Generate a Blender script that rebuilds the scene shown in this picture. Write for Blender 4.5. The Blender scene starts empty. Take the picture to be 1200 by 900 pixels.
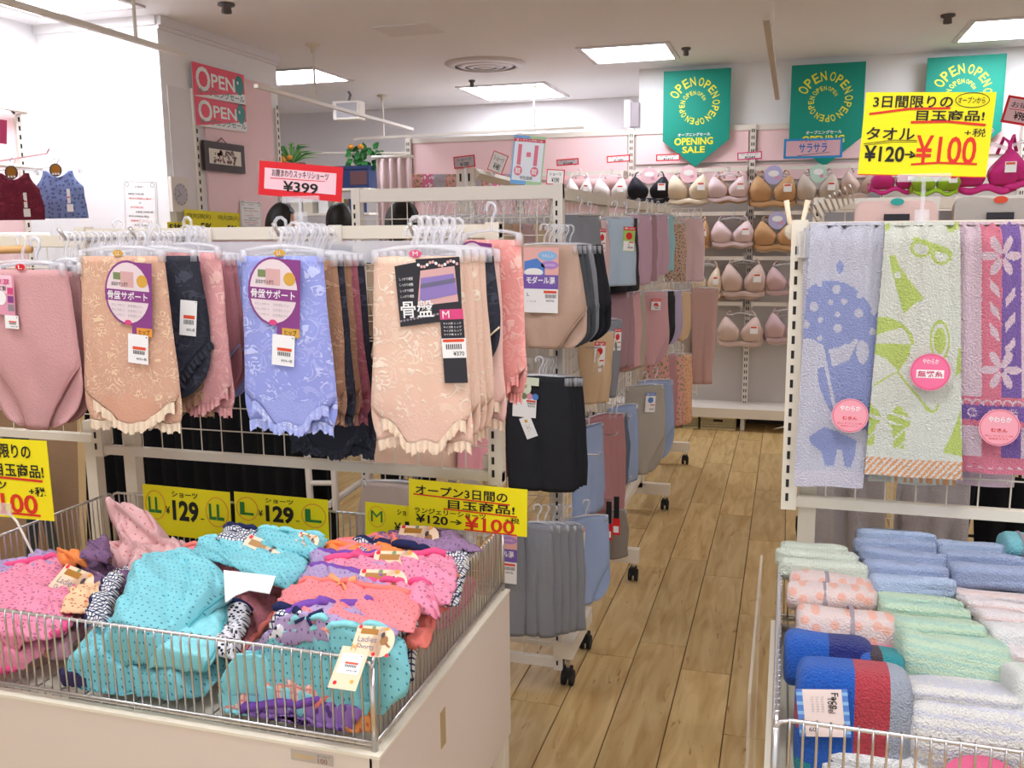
import bpy, math, random
from mathutils import Vector, Matrix, noise
R = math.radians
rnd = random.Random(7)
SC = bpy.context.scene
COL = SC.collection

# ---------------------------------------------------------------- camera
CAM_R = Matrix(((0.958, -0.038, 0.284), (0.286, 0.160, -0.945), (-0.0096, 0.9863, 0.164)))
def orth(m):
    y = Vector((m[1][0], m[1][1], m[1][2])).normalized()
    z = Vector((m[2][0], m[2][1], m[2][2])); z = (z - y * z.dot(y)).normalized()
    x = y.cross(z)
    return Matrix((x, y, z))
CAM_R = orth(CAM_R)
FPX, EYE = 1077.0, 1.5
cam = bpy.data.cameras.new('camera'); cam.sensor_width = 36; cam.lens = FPX / 1200 * 36
cam.clip_start = 0.02; cam.clip_end = 60
co = bpy.data.objects.new('camera', cam); COL.objects.link(co)
co.matrix_world = Matrix.Translation((0, 0, EYE)) @ CAM_R.to_4x4()
SC.camera = co

# ---------------------------------------------------------------- world, exposure
w = bpy.data.worlds.new('world'); SC.world = w; w.use_nodes = True
w.node_tree.nodes['Background'].inputs[0].default_value = (0.95, 0.98, 1.0, 1)
w.node_tree.nodes['Background'].inputs[1].default_value = 0.75
SC.view_settings.view_transform = 'Standard'; SC.view_settings.look = 'None'
SC.view_settings.gamma = 1; SC.view_settings.use_curve_mapping = False
SC.view_settings.exposure = 0.4
LAMP = 15.0
CEIL = 2.72
LAMPS = [  # x0, x1, y0, y1 of each fluorescent ceiling panel
    (-1.40, -0.84, 6.38, 6.95, 'square ceiling light above the left green banner'),
    (1.02, 1.60, 6.35, 6.98, 'square ceiling light at the right edge above the yellow towel sign'),
    (-4.10, -3.46, 6.45, 7.02, 'square ceiling light beside the pink column, behind the rail'),
    (-2.75, -2.02, 7.70, 8.50, 'square ceiling light beyond the round air vent'),
    (-4.05, -3.42, 3.80, 4.42, 'square ceiling light at top left above the camisole wall'),
    (2.3, 2.9, 3.6, 4.2, ''),
    (-2.2, -1.6, 0.8, 1.4, ''), (-0.35, 0.25, 0.5, 1.1, ''), (1.3, 1.9, 0.8, 1.4, ''),
    (-1.2, -0.6, -1.3, -0.7, ''), (0.7, 1.3, -1.3, -0.7, '')]

# ---------------------------------------------------------------- helpers
def P(px, py, X=None, Y=None, Z=None):
    """the point of a real plane (X, Y or Z = const) that lies at this spot of the 1200 x 900 photograph"""
    r = CAM_R @ Vector((px - 600, 450 - py, -FPX))
    t = X / r.x if X is not None else Y / r.y if Y is not None else (Z - EYE) / r.z
    return Vector((0, 0, EYE)) + r * t

def lin(c):
    if isinstance(c, str): c = tuple(int(c[i:i + 2], 16) for i in (0, 2, 4))
    return tuple((v / 255 / 12.92 if v / 255 <= .04045 else ((v / 255 + .055) / 1.055) ** 2.4) for v in c) + (1,)

MATS = {}
def mat(name, col, rough=.6, metal=0, alpha=1, emit=0, bump=0, bscale=60, spec=.35, coat=0, var=0):
    if name in MATS: return MATS[name]
    m = bpy.data.materials.new(name); m.use_nodes = True
    nt = m.node_tree; b = nt.nodes['Principled BSDF']
    c = lin(col); b.inputs['Base Color'].default_value = c
    b.inputs['Roughness'].default_value = rough; b.inputs['Metallic'].default_value = metal
    b.inputs['Alpha'].default_value = alpha; b.inputs['Specular IOR Level'].default_value = spec
    b.inputs['Coat Weight'].default_value = coat
    if emit:
        b.inputs['Emission Color'].default_value = c; b.inputs['Emission Strength'].default_value = emit
    if bump or var:
        tc = nt.nodes.new('ShaderNodeTexCoord'); n = nt.nodes.new('ShaderNodeTexNoise')
        n.inputs['Scale'].default_value = bscale; n.inputs['Detail'].default_value = 4
        nt.links.new(tc.outputs['Object'], n.inputs['Vector'])
        if bump:
            bp = nt.nodes.new('ShaderNodeBump'); bp.inputs['Strength'].default_value = bump; bp.inputs['Distance'].default_value = .01
            nt.links.new(n.outputs['Fac'], bp.inputs['Height']); nt.links.new(bp.outputs[0], b.inputs['Normal'])
        if var:
            mx = nt.nodes.new('ShaderNodeMixRGB'); mx.inputs[1].default_value = c
            mx.inputs[2].default_value = tuple(v * (1 - var) for v in c[:3]) + (1,)
            nt.links.new(n.outputs['Fac'], mx.inputs[0]); nt.links.new(mx.outputs[0], b.inputs['Base Color'])
    MATS[name] = m; return m

def node_chain(name, rough=.8):
    m = bpy.data.materials.new(name); m.use_nodes = True; nt = m.node_tree
    b = nt.nodes['Principled BSDF']; b.inputs['Roughness'].default_value = rough; b.inputs['Specular IOR Level'].default_value = .25
    tc = nt.nodes.new('ShaderNodeTexCoord'); MATS[name] = m
    return m, nt, b, tc
def ramp(nt, p0, p1, src):
    r = nt.nodes.new('ShaderNodeMapRange'); r.inputs[1].default_value = p0; r.inputs[2].default_value = p1; r.clamp = True
    nt.links.new(src, r.inputs[0]); return r.outputs[0]
def mixc(nt, fac, a, b):
    x = nt.nodes.new('ShaderNodeMixRGB')
    nt.links.new(fac, x.inputs[0])
    for i, v in ((1, a), (2, b)):
        if isinstance(v, tuple): x.inputs[i].default_value = v
        else: nt.links.new(v, x.inputs[i])
    return x.outputs[0]
def flat(nt, vec):   # x, z of the object's own space, so prints lie square on a hanging garment
    s = nt.nodes.new('ShaderNodeSeparateXYZ'); c = nt.nodes.new('ShaderNodeCombineXYZ')
    nt.links.new(vec, s.inputs[0]); nt.links.new(s.outputs[0], c.inputs[0]); nt.links.new(s.outputs[2], c.inputs[1])
    return c.outputs[0], s
def bumpn(nt, b, h, st, d=.004):
    bp = nt.nodes.new('ShaderNodeBump'); bp.inputs['Strength'].default_value = st; bp.inputs['Distance'].default_value = d
    nt.links.new(h, bp.inputs['Height']); nt.links.new(bp.outputs[0], b.inputs['Normal'])

def lace(name, base, light, scale=34, rough=.75):
    """fabric with scrolling floral lace lines"""
    if name in MATS: return MATS[name]
    m, nt, b, tc = node_chain(name, rough); v, _ = flat(nt, tc.outputs['Object'])
    n = nt.nodes.new('ShaderNodeTexNoise'); n.inputs['Scale'].default_value = scale * .9; n.inputs['Detail'].default_value = 1.5
    n.inputs['Distortion'].default_value = 1.6
    nt.links.new(v, n.inputs['Vector'])
    mul = nt.nodes.new('ShaderNodeMath'); mul.operation = 'MULTIPLY'; mul.inputs[1].default_value = 24
    sn = nt.nodes.new('ShaderNodeMath'); sn.operation = 'SINE'
    nt.links.new(n.outputs['Fac'], mul.inputs[0]); nt.links.new(mul.outputs[0], sn.inputs[0])
    line = ramp(nt, .35, .85, sn.outputs[0])
    vo = nt.nodes.new('ShaderNodeTexVoronoi'); vo.voronoi_dimensions = '2D'; vo.inputs['Scale'].default_value = scale * .55
    nt.links.new(v, vo.inputs['Vector']); petal = ramp(nt, .42, .30, vo.outputs['Distance'])
    mx = nt.nodes.new('ShaderNodeMath'); mx.operation = 'MULTIPLY'; nt.links.new(line, mx.inputs[0])
    ad = nt.nodes.new('ShaderNodeMath'); ad.operation = 'ADD'; ad.inputs[1].default_value = .35; nt.links.new(petal, ad.inputs[0])
    nt.links.new(ad.outputs[0], mx.inputs[1])
    nt.links.new(mixc(nt, mx.outputs[0], lin(base), lin(light)), b.inputs['Base Color'])
    bumpn(nt, b, mx.outputs[0], .5, .002)
    return m

def dots(name, base, dot, scale=70, r=.2, jitter=.25, axes='xz', rough=.85):
    if name in MATS: return MATS[name]
    m, nt, b, tc = node_chain(name, rough)
    v = flat(nt, tc.outputs['Object'])[0] if axes == 'xz' else tc.outputs['Object']
    vo = nt.nodes.new('ShaderNodeTexVoronoi'); vo.voronoi_dimensions = '2D' ; vo.inputs['Scale'].default_value = scale
    vo.inputs['Randomness'].default_value = jitter
    nt.links.new(v, vo.inputs['Vector'])
    f = ramp(nt, r, r * .75, vo.outputs['Distance'])
    nt.links.new(mixc(nt, f, lin(base), lin(dot)), b.inputs['Base Color'])
    n = nt.nodes.new('ShaderNodeTexNoise'); n.inputs['Scale'].default_value = 500; nt.links.new(tc.outputs['Object'], n.inputs['Vector'])
    bumpn(nt, b, n.outputs['Fac'], .4, .001)
    return m

def plaid(name, base, line, scale=80):
    if name in MATS: return MATS[name]
    m, nt, b, tc = node_chain(name)
    fs = []
    for d in ('X', 'Z', 'Y'):
        wv = nt.nodes.new('ShaderNodeTexWave'); wv.bands_direction = d; wv.inputs['Scale'].default_value = scale
        wv.inputs['Distortion'].default_value = .3
        nt.links.new(tc.outputs['Object'], wv.inputs['Vector']); fs.append(ramp(nt, .72, .86, wv.outputs['Fac']))
    a = nt.nodes.new('ShaderNodeMath'); a.operation = 'MAXIMUM'; nt.links.new(fs[0], a.inputs[0]); nt.links.new(fs[1], a.inputs[1])
    nt.links.new(mixc(nt, a.outputs[0], lin(base), lin(line)), b.inputs['Base Color']); return m

def terry(name, base, second=None, axis='Z', scale=14, amt=.6, dot=None, dscale=22):
    """towelling: fuzzy loops, with optional woven bands or dots"""
    if name in MATS: return MATS[name]
    m, nt, b, tc = node_chain(name, .95); b.inputs['Sheen Weight'].default_value = .15
    n = nt.nodes.new('ShaderNodeTexNoise'); n.inputs['Scale'].default_value = 330; n.inputs['Detail'].default_value = 3
    nt.links.new(tc.outputs['Object'], n.inputs['Vector'])
    c = mixc(nt, n.outputs['Fac'], tuple(v * .86 for v in lin(base)[:3]) + (1,), lin(base))
    if second:
        wv = nt.nodes.new('ShaderNodeTexWave'); wv.bands_direction = axis; wv.inputs['Scale'].default_value = scale
        wv.inputs['Distortion'].default_value = 3; wv.inputs['Detail'].default_value = 3; wv.inputs['Detail Scale'].default_value = 8
        nt.links.new(tc.outputs['Object'], wv.inputs['Vector'])
        f = nt.nodes.new('ShaderNodeMath'); f.operation = 'MULTIPLY'; f.inputs[1].default_value = amt
        nt.links.new(ramp(nt, .5, .9, wv.outputs['Fac']), f.inputs[0]); c = mixc(nt, f.outputs[0], c, lin(second))
    if dot:
        vo = nt.nodes.new('ShaderNodeTexVoronoi'); vo.voronoi_dimensions = '2D'; vo.inputs['Scale'].default_value = dscale; vo.inputs['Randomness'].default_value = .6
        nt.links.new(flat(nt, tc.outputs['Object'])[0], vo.inputs['Vector']); c = mixc(nt, ramp(nt, .3, .22, vo.outputs['Distance']), c, lin(dot))
    nt.links.new(c, b.inputs['Base Color']); bumpn(nt, b, n.outputs['Fac'], 1.0, .008)
    return m

def cloth(name, col, rough=.85, bump=.25): return mat(name, col, rough, bump=bump, bscale=260, spec=.2)

WHITE = mat('white painted metal', 'e6ddd2', .45)
CREAM = mat('cream painted steel', 'e3d8c6', .5)
SLOT = mat('dark slot', '2b2724', .8)
CHROME = mat('chrome wire', 'd9d6d6', .28, 1)
CLEAR = mat('clear plastic', 'fbfaff', .12, alpha=.36, spec=.8)
CLIPM = mat('clear clip', 'fbfaff', .1, alpha=.24, spec=.8)
CLEARF = mat('clear film', 'ffffff', .08, alpha=.16, spec=.8)
BLACKP = mat('black rubber', '17161a', .6)
PAPER = mat('white card', 'f4f1ef', .5)
YEL = mat('yellow card', 'f3e312', .5)
INK = mat('black ink', '1d1b16', .5)
REDI = mat('red ink', 'd8301c', .5)
GRN = mat('green ink', '2f7c33', .5)
ORG = mat('orange ink', 'e79a3a', .5)

def tag(o, label=None, cat=None, group=None, kind=None):
    if label: o['label'] = label
    if cat: o['category'] = cat
    if group: o['group'] = group
    if kind: o['kind'] = kind
    return o
def thing(name, label, cat, loc=(0, 0, 0), rz=0, group=None, rot=None):
    o = bpy.data.objects.new(name, None); COL.objects.link(o); o.empty_display_size = .05
    o.location = loc; o.rotation_euler = rot if rot else (0, 0, rz)
    return tag(o, label, cat, group)
def copy_tree(o, parent=None):
    c = o.copy(); COL.objects.link(c)
    if parent: c.parent = parent
    for ch in o.children: copy_tree(ch, c)
    return c

GL = {}
def glyphs(s, bold=0):
    k = (s, bold)
    if k not in GL:
        c = bpy.data.curves.new('t', 'FONT'); c.body = s; c.resolution_u = 3; c.offset = bold
        o = bpy.data.objects.new('t', c); COL.objects.link(o); bpy.context.view_layer.update()
        m = bpy.data.meshes.new_from_object(o.evaluated_get(bpy.context.evaluated_depsgraph_get()))
        vs = [(v.co.x, v.co.y) for v in m.vertices]; fs = [tuple(p.vertices) for p in m.polygons]
        bpy.data.objects.remove(o); bpy.data.curves.remove(c); bpy.data.meshes.remove(m)
        if not vs: vs = [(0, 0), (1, 0), (1, 1)]; fs = []
        x0 = min(v[0] for v in vs); x1 = max(v[0] for v in vs); y0 = min(v[1] for v in vs); y1 = max(v[1] for v in vs)
        GL[k] = ([((a - x0) / max(x1 - x0, 1e-4), (b - y0) / max(y1 - y0, 1e-4)) for a, b in vs], fs, (x1 - x0), (y1 - y0))
    return GL[k]

class MB:
    def __init__(s, off=(0, 0, 0)): s.v = []; s.f = []; s.m = []; s.mats = []; s.off = Vector(off)
    def mi(s, m):
        if m not in s.mats: s.mats.append(m)
        return s.mats.index(m)
    def add(s, vs, fs, m):
        n = len(s.v); i = s.mi(m); s.v += [tuple(v) for v in vs]
        for f in fs: s.f.append(tuple(a + n for a in f)); s.m.append(i)
        return s
    def box(s, a, b, m):
        x0, y0, z0 = (min(a[i], b[i]) for i in range(3)); x1, y1, z1 = (max(a[i], b[i]) for i in range(3))
        return s.add([(x0, y0, z0), (x1, y0, z0), (x1, y1, z0), (x0, y1, z0), (x0, y0, z1), (x1, y0, z1), (x1, y1, z1), (x0, y1, z1)],
                     [(0, 3, 2, 1), (4, 5, 6, 7), (0, 1, 5, 4), (1, 2, 6, 5), (2, 3, 7, 6), (3, 0, 4, 7)], m)
    def cbox(s, c, d, m): return s.box([c[i] - d[i] / 2 for i in range(3)], [c[i] + d[i] / 2 for i in range(3)], m)
    def tube(s, pts, r, m, n=6, cap=True):
        pts = [Vector(p) for p in pts]; vs = []; fs = []; up = None
        for i, p in enumerate(pts):
            t = (pts[min(i + 1, len(pts) - 1)] - pts[max(i - 1, 0)]).normalized()
            if up is None: up = Vector((0, 0, 1)) if abs(t.z) < .9 else Vector((1, 0, 0))
            a = t.cross(up)
            if a.length < 1e-4: a = t.cross(Vector((0, 1, 0)))
            a.normalize(); b = a.cross(t).normalized(); up = b
            rr = r[i] if isinstance(r, (list, tuple)) else r
            for k in range(n):
                q = 2 * math.pi * k / n; vs.append(p + (a * math.cos(q) + b * math.sin(q)) * rr)
        for i in range(len(pts) - 1):
            for k in range(n):
                k2 = (k + 1) % n; fs.append((i * n + k, i * n + k2, (i + 1) * n + k2, (i + 1) * n + k))
        if cap: fs.append(tuple(range(n))[::-1]); fs.append(tuple((len(pts) - 1) * n + k for k in range(n)))
        return s.add(vs, fs, m)
    def grid(s, fn, nu, nv, m, mf=None, closed=False):
        """fn(u, v) -> point for u, v in 0..1; mf(u, v) -> material"""
        base = len(s.v)
        for j in range(nv + 1):
            for i in range(nu + 1): s.v.append(tuple(fn(i / nu, j / nv)))
        for j in range(nv):
            for i in range(nu):
                a = base + j * (nu + 1) + i; s.f.append((a, a + 1, a + nu + 2, a + nu + 1))
                s.m.append(s.mi(mf((i + .5) / nu, (j + .5) / nv) if mf else m))
        return s
    def ball(s, c, r, m, nu=12, nv=8):
        def f(u, v):
            a = u * 2 * math.pi; b = v * math.pi
            return (c[0] + r[0] * math.cos(a) * math.sin(b), c[1] + r[1] * math.sin(a) * math.sin(b), c[2] - r[2] * math.cos(b))
        return s.grid(f, nu, nv, m)
    def lathe(s, prof, c, m, n=16):
        def f(u, v):
            i = v * (len(prof) - 1); k = min(int(i), len(prof) - 2); t = i - k
            r = prof[k][0] * (1 - t) + prof[k + 1][0] * t; z = prof[k][1] * (1 - t) + prof[k + 1][1] * t
            return (c[0] + r * math.cos(u * 2 * math.pi), c[1] + r * math.sin(u * 2 * math.pi), c[2] + z)
        return s.grid(f, n, len(prof) - 1, m)
    # flat artwork on the local x-z plane, facing -y; (u, v) measured from the top left, v downwards
    def rect(s, x0, y0, x1, y1, m, lift=.0006, T=None): return s.poly([(x0, y0), (x1, y0), (x1, y1), (x0, y1)], m, lift, T)
    def poly(s, pts, m, lift=.0006, T=None):
        T = T or (lambda x, y, l: (x, -l, -y))
        return s.add([T(x, y, lift) for x, y in pts], [tuple(range(len(pts)))[::-1]], m)
    def oval(s, cx, cy, rx, ry, m, lift=.0006, n=20, T=None):
        return s.poly([(cx + rx * math.cos(2 * math.pi * k / n), cy + ry * math.sin(2 * math.pi * k / n)) for k in range(n)], m, lift, T)
    def ring(s, cx, cy, rx, ry, w, m, lift=.0008, n=24, T=None):
        for k in range(n):
            a, b = 2 * math.pi * k / n, 2 * math.pi * (k + 1) / n
            s.poly([(cx + rx * math.cos(a), cy + ry * math.sin(a)), (cx + rx * math.cos(b), cy + ry * math.sin(b)),
                    (cx + (rx - w) * math.cos(b), cy + (ry - w) * math.sin(b)), (cx + (rx - w) * math.cos(a), cy + (ry - w) * math.sin(a))], m, lift, T)
        return s
    def text(s, t, x0, y0, x1, y1, m, bold=0, lift=.0012, rot=0, T=None):
        vs, fs, _, _ = glyphs(t, bold); T = T or (lambda x, y, l: (x, -l, -y))
        cx, cy = (x0 + x1) / 2, (y0 + y1) / 2; c, sn = math.cos(rot), math.sin(rot)
        o = []
        for a, b in vs:
            x = (a - .5) * (x1 - x0); y = (.5 - b) * (y1 - y0)
            o.append(T(cx + x * c - y * sn, cy + x * sn + y * c, lift))
        return s.add(o, fs, m)
    def build(s, name, parent=None, loc=None, rz=0, smooth=False, solid=0, rot=None):
        me = bpy.data.meshes.new(name)
        if s.off.length: s.v = [(a - s.off.x, b - s.off.y, c - s.off.z) for a, b, c in s.v]
        me.from_pydata(s.v, [], s.f)
        for m in s.mats: me.materials.append(m)
        me.polygons.foreach_set('material_index', s.m)
        if smooth: me.polygons.foreach_set('use_smooth', [True] * len(s.f))
        me.update()
        o = bpy.data.objects.new(name, me); COL.objects.link(o)
        if parent: o.parent = parent
        if loc is not None: o.location = loc
        o.rotation_euler = rot if rot else (0, 0, rz)
        if solid:
            md = o.modifiers.new('thick', 'SOLIDIFY'); md.thickness = solid; md.offset = 0
        return o

def struct(name, mb, parent=None, **k):
    o = mb.build(name, parent, **k)
    if not parent: o['kind'] = 'structure'
    return o
def N(x, y=0, z=0): return noise.noise(Vector((x, y, z)))
def inpoly(x, y, P_):
    c = False; j = len(P_) - 1
    for i in range(len(P_)):
        xi, yi = P_[i]; xj, yj = P_[j]
        if (yi > y) != (yj > y) and x < (xj - xi) * (y - yi) / (yj - yi) + xi: c = not c
        j = i
    return c
# ================================================================ SETTING
def plank_material():
    m, nt, b, tc = node_chain('maple print vinyl', .42); b.inputs['Specular IOR Level'].default_value = .3
    oi = nt.nodes.new('ShaderNodeObjectInfo'); ad = nt.nodes.new('ShaderNodeVectorMath'); ad.operation = 'ADD'
    sc = nt.nodes.new('ShaderNodeVectorMath'); sc.operation = 'SCALE'; sc.inputs[3].default_value = 37
    cmb = nt.nodes.new('ShaderNodeCombineXYZ'); nt.links.new(oi.outputs['Random'], cmb.inputs[0]); nt.links.new(oi.outputs['Random'], cmb.inputs[1])
    nt.links.new(cmb.outputs[0], sc.inputs[0]); nt.links.new(tc.outputs['Object'], ad.inputs[0]); nt.links.new(sc.outputs[0], ad.inputs[1])
    mp = nt.nodes.new('ShaderNodeMapping'); mp.inputs['Scale'].default_value = (9, 1.3, 1); nt.links.new(ad.outputs[0], mp.inputs[0])
    n = nt.nodes.new('ShaderNodeTexNoise'); n.inputs['Scale'].default_value = 2.2; n.inputs['Detail'].default_value = 6; n.inputs['Distortion'].default_value = 1.1
    nt.links.new(mp.outputs[0], n.inputs['Vector'])
    c = mixc(nt, ramp(nt, .35, .72, n.outputs['Fac']), lin('d0b37e'), lin('b38e55'))
    n2 = nt.nodes.new('ShaderNodeTexNoise'); n2.inputs['Scale'].default_value = 3; n2.inputs['Detail'].default_value = 3; n2.inputs['Distortion'].default_value = 2.2
    nt.links.new(mp.outputs[0], n2.inputs['Vector'])
    c = mixc(nt, ramp(nt, .66, .74, n2.outputs['Fac']), c, lin('9d7340'))
    v = nt.nodes.new('ShaderNodeHueSaturation'); nt.links.new(c, v.inputs['Color'])
    rr = nt.nodes.new('ShaderNodeMapRange'); rr.inputs[3].default_value = .88; rr.inputs[4].default_value = 1.08
    nt.links.new(oi.outputs['Random'], rr.inputs[0]); nt.links.new(rr.outputs[0], v.inputs['Value'])
    nt.links.new(v.outputs[0], b.inputs['Base Color']); return m
PLK = plank_material()
JOINT = mat('dark floor joint', '5a452c', .8)
WALL = mat('painted wall', 'f2f0f0', .8, bump=.08, bscale=90)
WALLB = mat('grey white wallpaper', 'e9e4e6', .85, bump=.08, bscale=90)
CEILM = mat('ceiling board', 'f4f1f3', .9, bump=.12, bscale=160)
PINK = mat('pink wall panel', 'f6d2d3', .7)
GREYP = mat('warm grey panel', 'bdb5ae', .7)
floor = struct('floor', MB().box((-6.3, -2.5, -.03), (4.2, 9, -.004), JOINT))
PW, PL = .1695, .914
edge0 = P(622.7, 900, Z=0).x
pm = MB().add([(-PW / 2 + .0012, -PL / 2 + .001, -.004), (PW / 2 - .0012, -PL / 2 + .001, -.004), (PW / 2 - .0012, PL / 2 - .001, -.004), (-PW / 2 + .0012, PL / 2 - .001, -.004),
               (-PW / 2 + .0025, -PL / 2 + .0022, 0), (PW / 2 - .0025, -PL / 2 + .0022, 0), (PW / 2 - .0025, PL / 2 - .0022, 0), (-PW / 2 + .0025, PL / 2 - .0022, 0)],
              [(4, 5, 6, 7), (0, 1, 5, 4), (1, 2, 6, 5), (2, 3, 7, 6), (3, 0, 4, 7)], PLK)
pl0 = None
joint = {0: P(715, 768, Z=0).y, 1: P(776, 755, Z=0).y, 2: P(825, 787, Z=0).y, 3: P(868, 863, Z=0).y}
far = MB()
for c in range(-32, 22):
    x = edge0 + (c + .5) * PW
    if x < -6.2 or x > 4.1: continue
    j0 = joint.get(c, 1.2 + (c * .37) % .914)
    for k in range(-4, 9):
        y0, y1 = max(j0 + k * PL, -2.4), min(j0 + (k + 1) * PL, 9)
        if y1 - y0 < .05: continue
        if -5 <= c <= 7 and y0 > 1.0 and y1 < 7.9:
            if pl0 is None: pl0 = pm.build('plank', floor, (x, (y0 + y1) / 2, 0))
            else:
                o = pl0.copy(); COL.objects.link(o); o.location = (x, (y0 + y1) / 2, 0)
        else: far.box((x - PW / 2 + .0012, y0 + .001, -.004), (x + PW / 2 - .0012, y1 - .001, 0), PLK)
fo = far.build('plank_field', floor); fo['kind'] = 'stuff'

struct('ceiling', MB().box((-6.3, -2.5, CEIL), (4.2, 9.2, CEIL + .1), CEILM))
YW = 7.36
struct('wall_far', MB().box((-1.16, YW, 0), (4.2, 9, CEIL), WALL))
struct('wall_recess', MB().box((-6.3, 8.8, 0), (-1.16, 8.95, CEIL), WALLB))
XL = P(49, 33, Z=CEIL).x; XC = P(183, 18, Z=CEIL).x; YC = P(183, 18, Z=CEIL).y; YC2 = 5.93
struct('wall_left', MB().box((XL - .15, -2.5, 0), (XL, YC2 - .1, CEIL), WALL))
struct('wall_recess_left', MB().box((-6.3, YC2, 0), (-6.2, 8.8, CEIL), WALLB))
struct('wall_recess_front', MB().box((-6.3, YC2 - .1, 0), (XC - .02, YC2, CEIL), WALLB))
struct('wall_right', MB().box((4.2, -2.5, 0), (4.3, 9, CEIL), WALLB))
struct('wall_column', MB().box((XL, YC, 0), (XC, YC2, CEIL), WALL))
struct('trim_1', MB().box((XC, YC - .005, CEIL - .05), (XC + .03, YC2, CEIL), WALLB).box((XC, YC - .005, CEIL - .07), (XC + .015, YC2, CEIL - .05), WALLB))
struct('trim_2', MB().box((XL, YC - .02, CEIL - .05), (XC, YC, CEIL), WALL))
# the aisle face of the column: wallpaper, pink panel and slotted uprights
colp = thing('wall_fixture', 'pink panelled aisle face of the white column, with slotted uprights', 'wall panel', (XC, YC, 0))
b = MB((XC, YC, 0)); b.box((XC, YC + .05, .05), (XC + .006, YC2, 2.35), WALLB); b.build('backing_board', colp)
MB((XC, YC, 0)).box((XC + .006, YC + .37, .1), (XC + .02, YC2 - .12, 2.5), PINK).build('pink_panel', colp)
for yy in (YC + .28, YC2 - .05):
    b = MB((XC, YC, 0)); b.box((XC + .006, yy - .018, .05), (XC + .022, yy + .018, 2.36), WHITE)
    for k in range(46): b.box((XC + .0215, yy - .006, .1 + k * .05), (XC + .0235, yy + .006, .127 + k * .05), SLOT)
    b.build('slotted_upright', colp)

# ---- ceiling fittings
DIFF = mat('lit diffuser', 'f2f6ff', .5, emit=LAMP)
RIM = mat('light frame', 'ded6d8', .6)
for x0, x1, y0, y1, lb in LAMPS:
    t = thing('ceiling_light', lb or 'square fluorescent ceiling light over the shop floor', 'ceiling light', ((x0 + x1) / 2, (y0 + y1) / 2, CEIL), group=None if lb else 'ceiling lights above and behind the viewer')
    o = ((x0 + x1) / 2, (y0 + y1) / 2, CEIL)
    MB(o).box((x0, y0, CEIL - .006), (x1, y1, CEIL - .002), DIFF).build('diffuser', t)
    b = MB(o); e = .035
    for q in (((x0 - e, y0 - e), (x1 + e, y0)), ((x0 - e, y1), (x1 + e, y1 + e)), ((x0 - e, y0), (x0, y1)), ((x1, y0), (x1 + e, y1))):
        b.box(q[0] + (CEIL - .012,), q[1] + (CEIL,), RIM)
    b.build('frame', t)
# round air diffuser
vx, vy = -2.2, 6.72
t = thing('air_vent', 'round white concentric ring air vent in the ceiling', 'air vent', (vx, vy, CEIL))
VENT = mat('vent metal', 'd6cccb', .4)
for i, (r0, r1, z0, z1) in enumerate([(.30, .225, -.004, -.026), (.215, .15, -.016, -.03), (.14, .085, -.022, -.034), (.075, .0, -.026, -.038)]):
    MB().lathe([(r0, z0 + .004), (r0, z0), ((r0 + r1) / 2, (z0 + z1) / 2 - .004), (max(r1, .002), z1), (max(r1, .002), z1 + .004)], (0, 0, 0), VENT, 40).build('ring', t, smooth=True)
MB().lathe([(.29, -.002), (.0, -.003)], (0, 0, 0), mat('duct grey', '8a8384', .8), 32).build('duct', t)  # duct disc in one even mid grey behind the rings
# flush hatch and small ceiling devices
tag(MB().box((-2.45, 5.32, CEIL - .008), (-2.1, 5.6, CEIL), WALLB).build('ceiling_hatch'), 'flat square hatch in the ceiling at the top edge', 'hatch')
for (px, py, s, lb) in [(265, 4, .05, 'dark sprinkler head at the top left of the ceiling'), (553, 94, .03, 'small grey sensor below the round air vent'),
                        (804, 56, .035, 'dark sprinkler head right of the left square light'), (1111, 17, .045, 'dark sprinkler head left of the right-hand square light')]:
    p = P(px, py, Z=CEIL)
    tag(MB().lathe([(s * .9, 0), (s * .9, -.012), (s * .5, -.02), (s * .55, -.05), (.001, -.055)], (0, 0, 0), mat('sprinkler', '5e5757', .5), 12).build('sprinkler', None, (p.x, p.y, CEIL), smooth=True), lb, 'sprinkler')
# hanging display rails
ZR = 2.34
def rail(a, b_, rods, lb, beam=WHITE):
    A = Vector(a); B = Vector(b_); mid = (A + B) / 2
    t = thing('ceiling_rail', lb, 'rail', mid)
    d = (B - A).normalized(); n = Vector((-d.y, d.x, 0)) * .014
    b = MB(mid)
    vs = [A - n, A + n, B + n, B - n]
    b.add([(v.x, v.y, ZR) for v in vs] + [(v.x, v.y, ZR + .022) for v in vs], [(3, 2, 1, 0), (4, 5, 6, 7), (0, 1, 5, 4), (1, 2, 6, 5), (2, 3, 7, 6), (3, 0, 4, 7)], beam)
    b.build('rail', t)
    for r in rods:
        p = A + (B - A) * r
        MB(mid).tube([(p.x, p.y, ZR + .02), (p.x, p.y, CEIL)], .008, WHITE, 8).build('rod', t)
        MB(mid).lathe([(.012, -.06), (.022, -.02), (.05, -.012), (.05, 0)], (p.x, p.y, CEIL), CREAM, 14).build('ceiling_rose', t, smooth=True)
def PR(px, py): return P(px, py, Z=ZR)
rail(PR(-40, -9), PR(216, 67), [.72], 'grey hanging rail at the top left corner of the room')
rail(PR(300, 103), PR(483, 153), [.30], 'long hanging rail in front of the small loudspeaker')
rail(PR(415, 164), PR(684, 151), [.14, .80], 'hanging rail running sideways toward the poster stand')
rail(PR(898, 24), PR(911, 117), [.35], 'rusty hanging rail pointing into the room between the green banners', mat('aged rail', 'cbbfae', .5))
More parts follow.
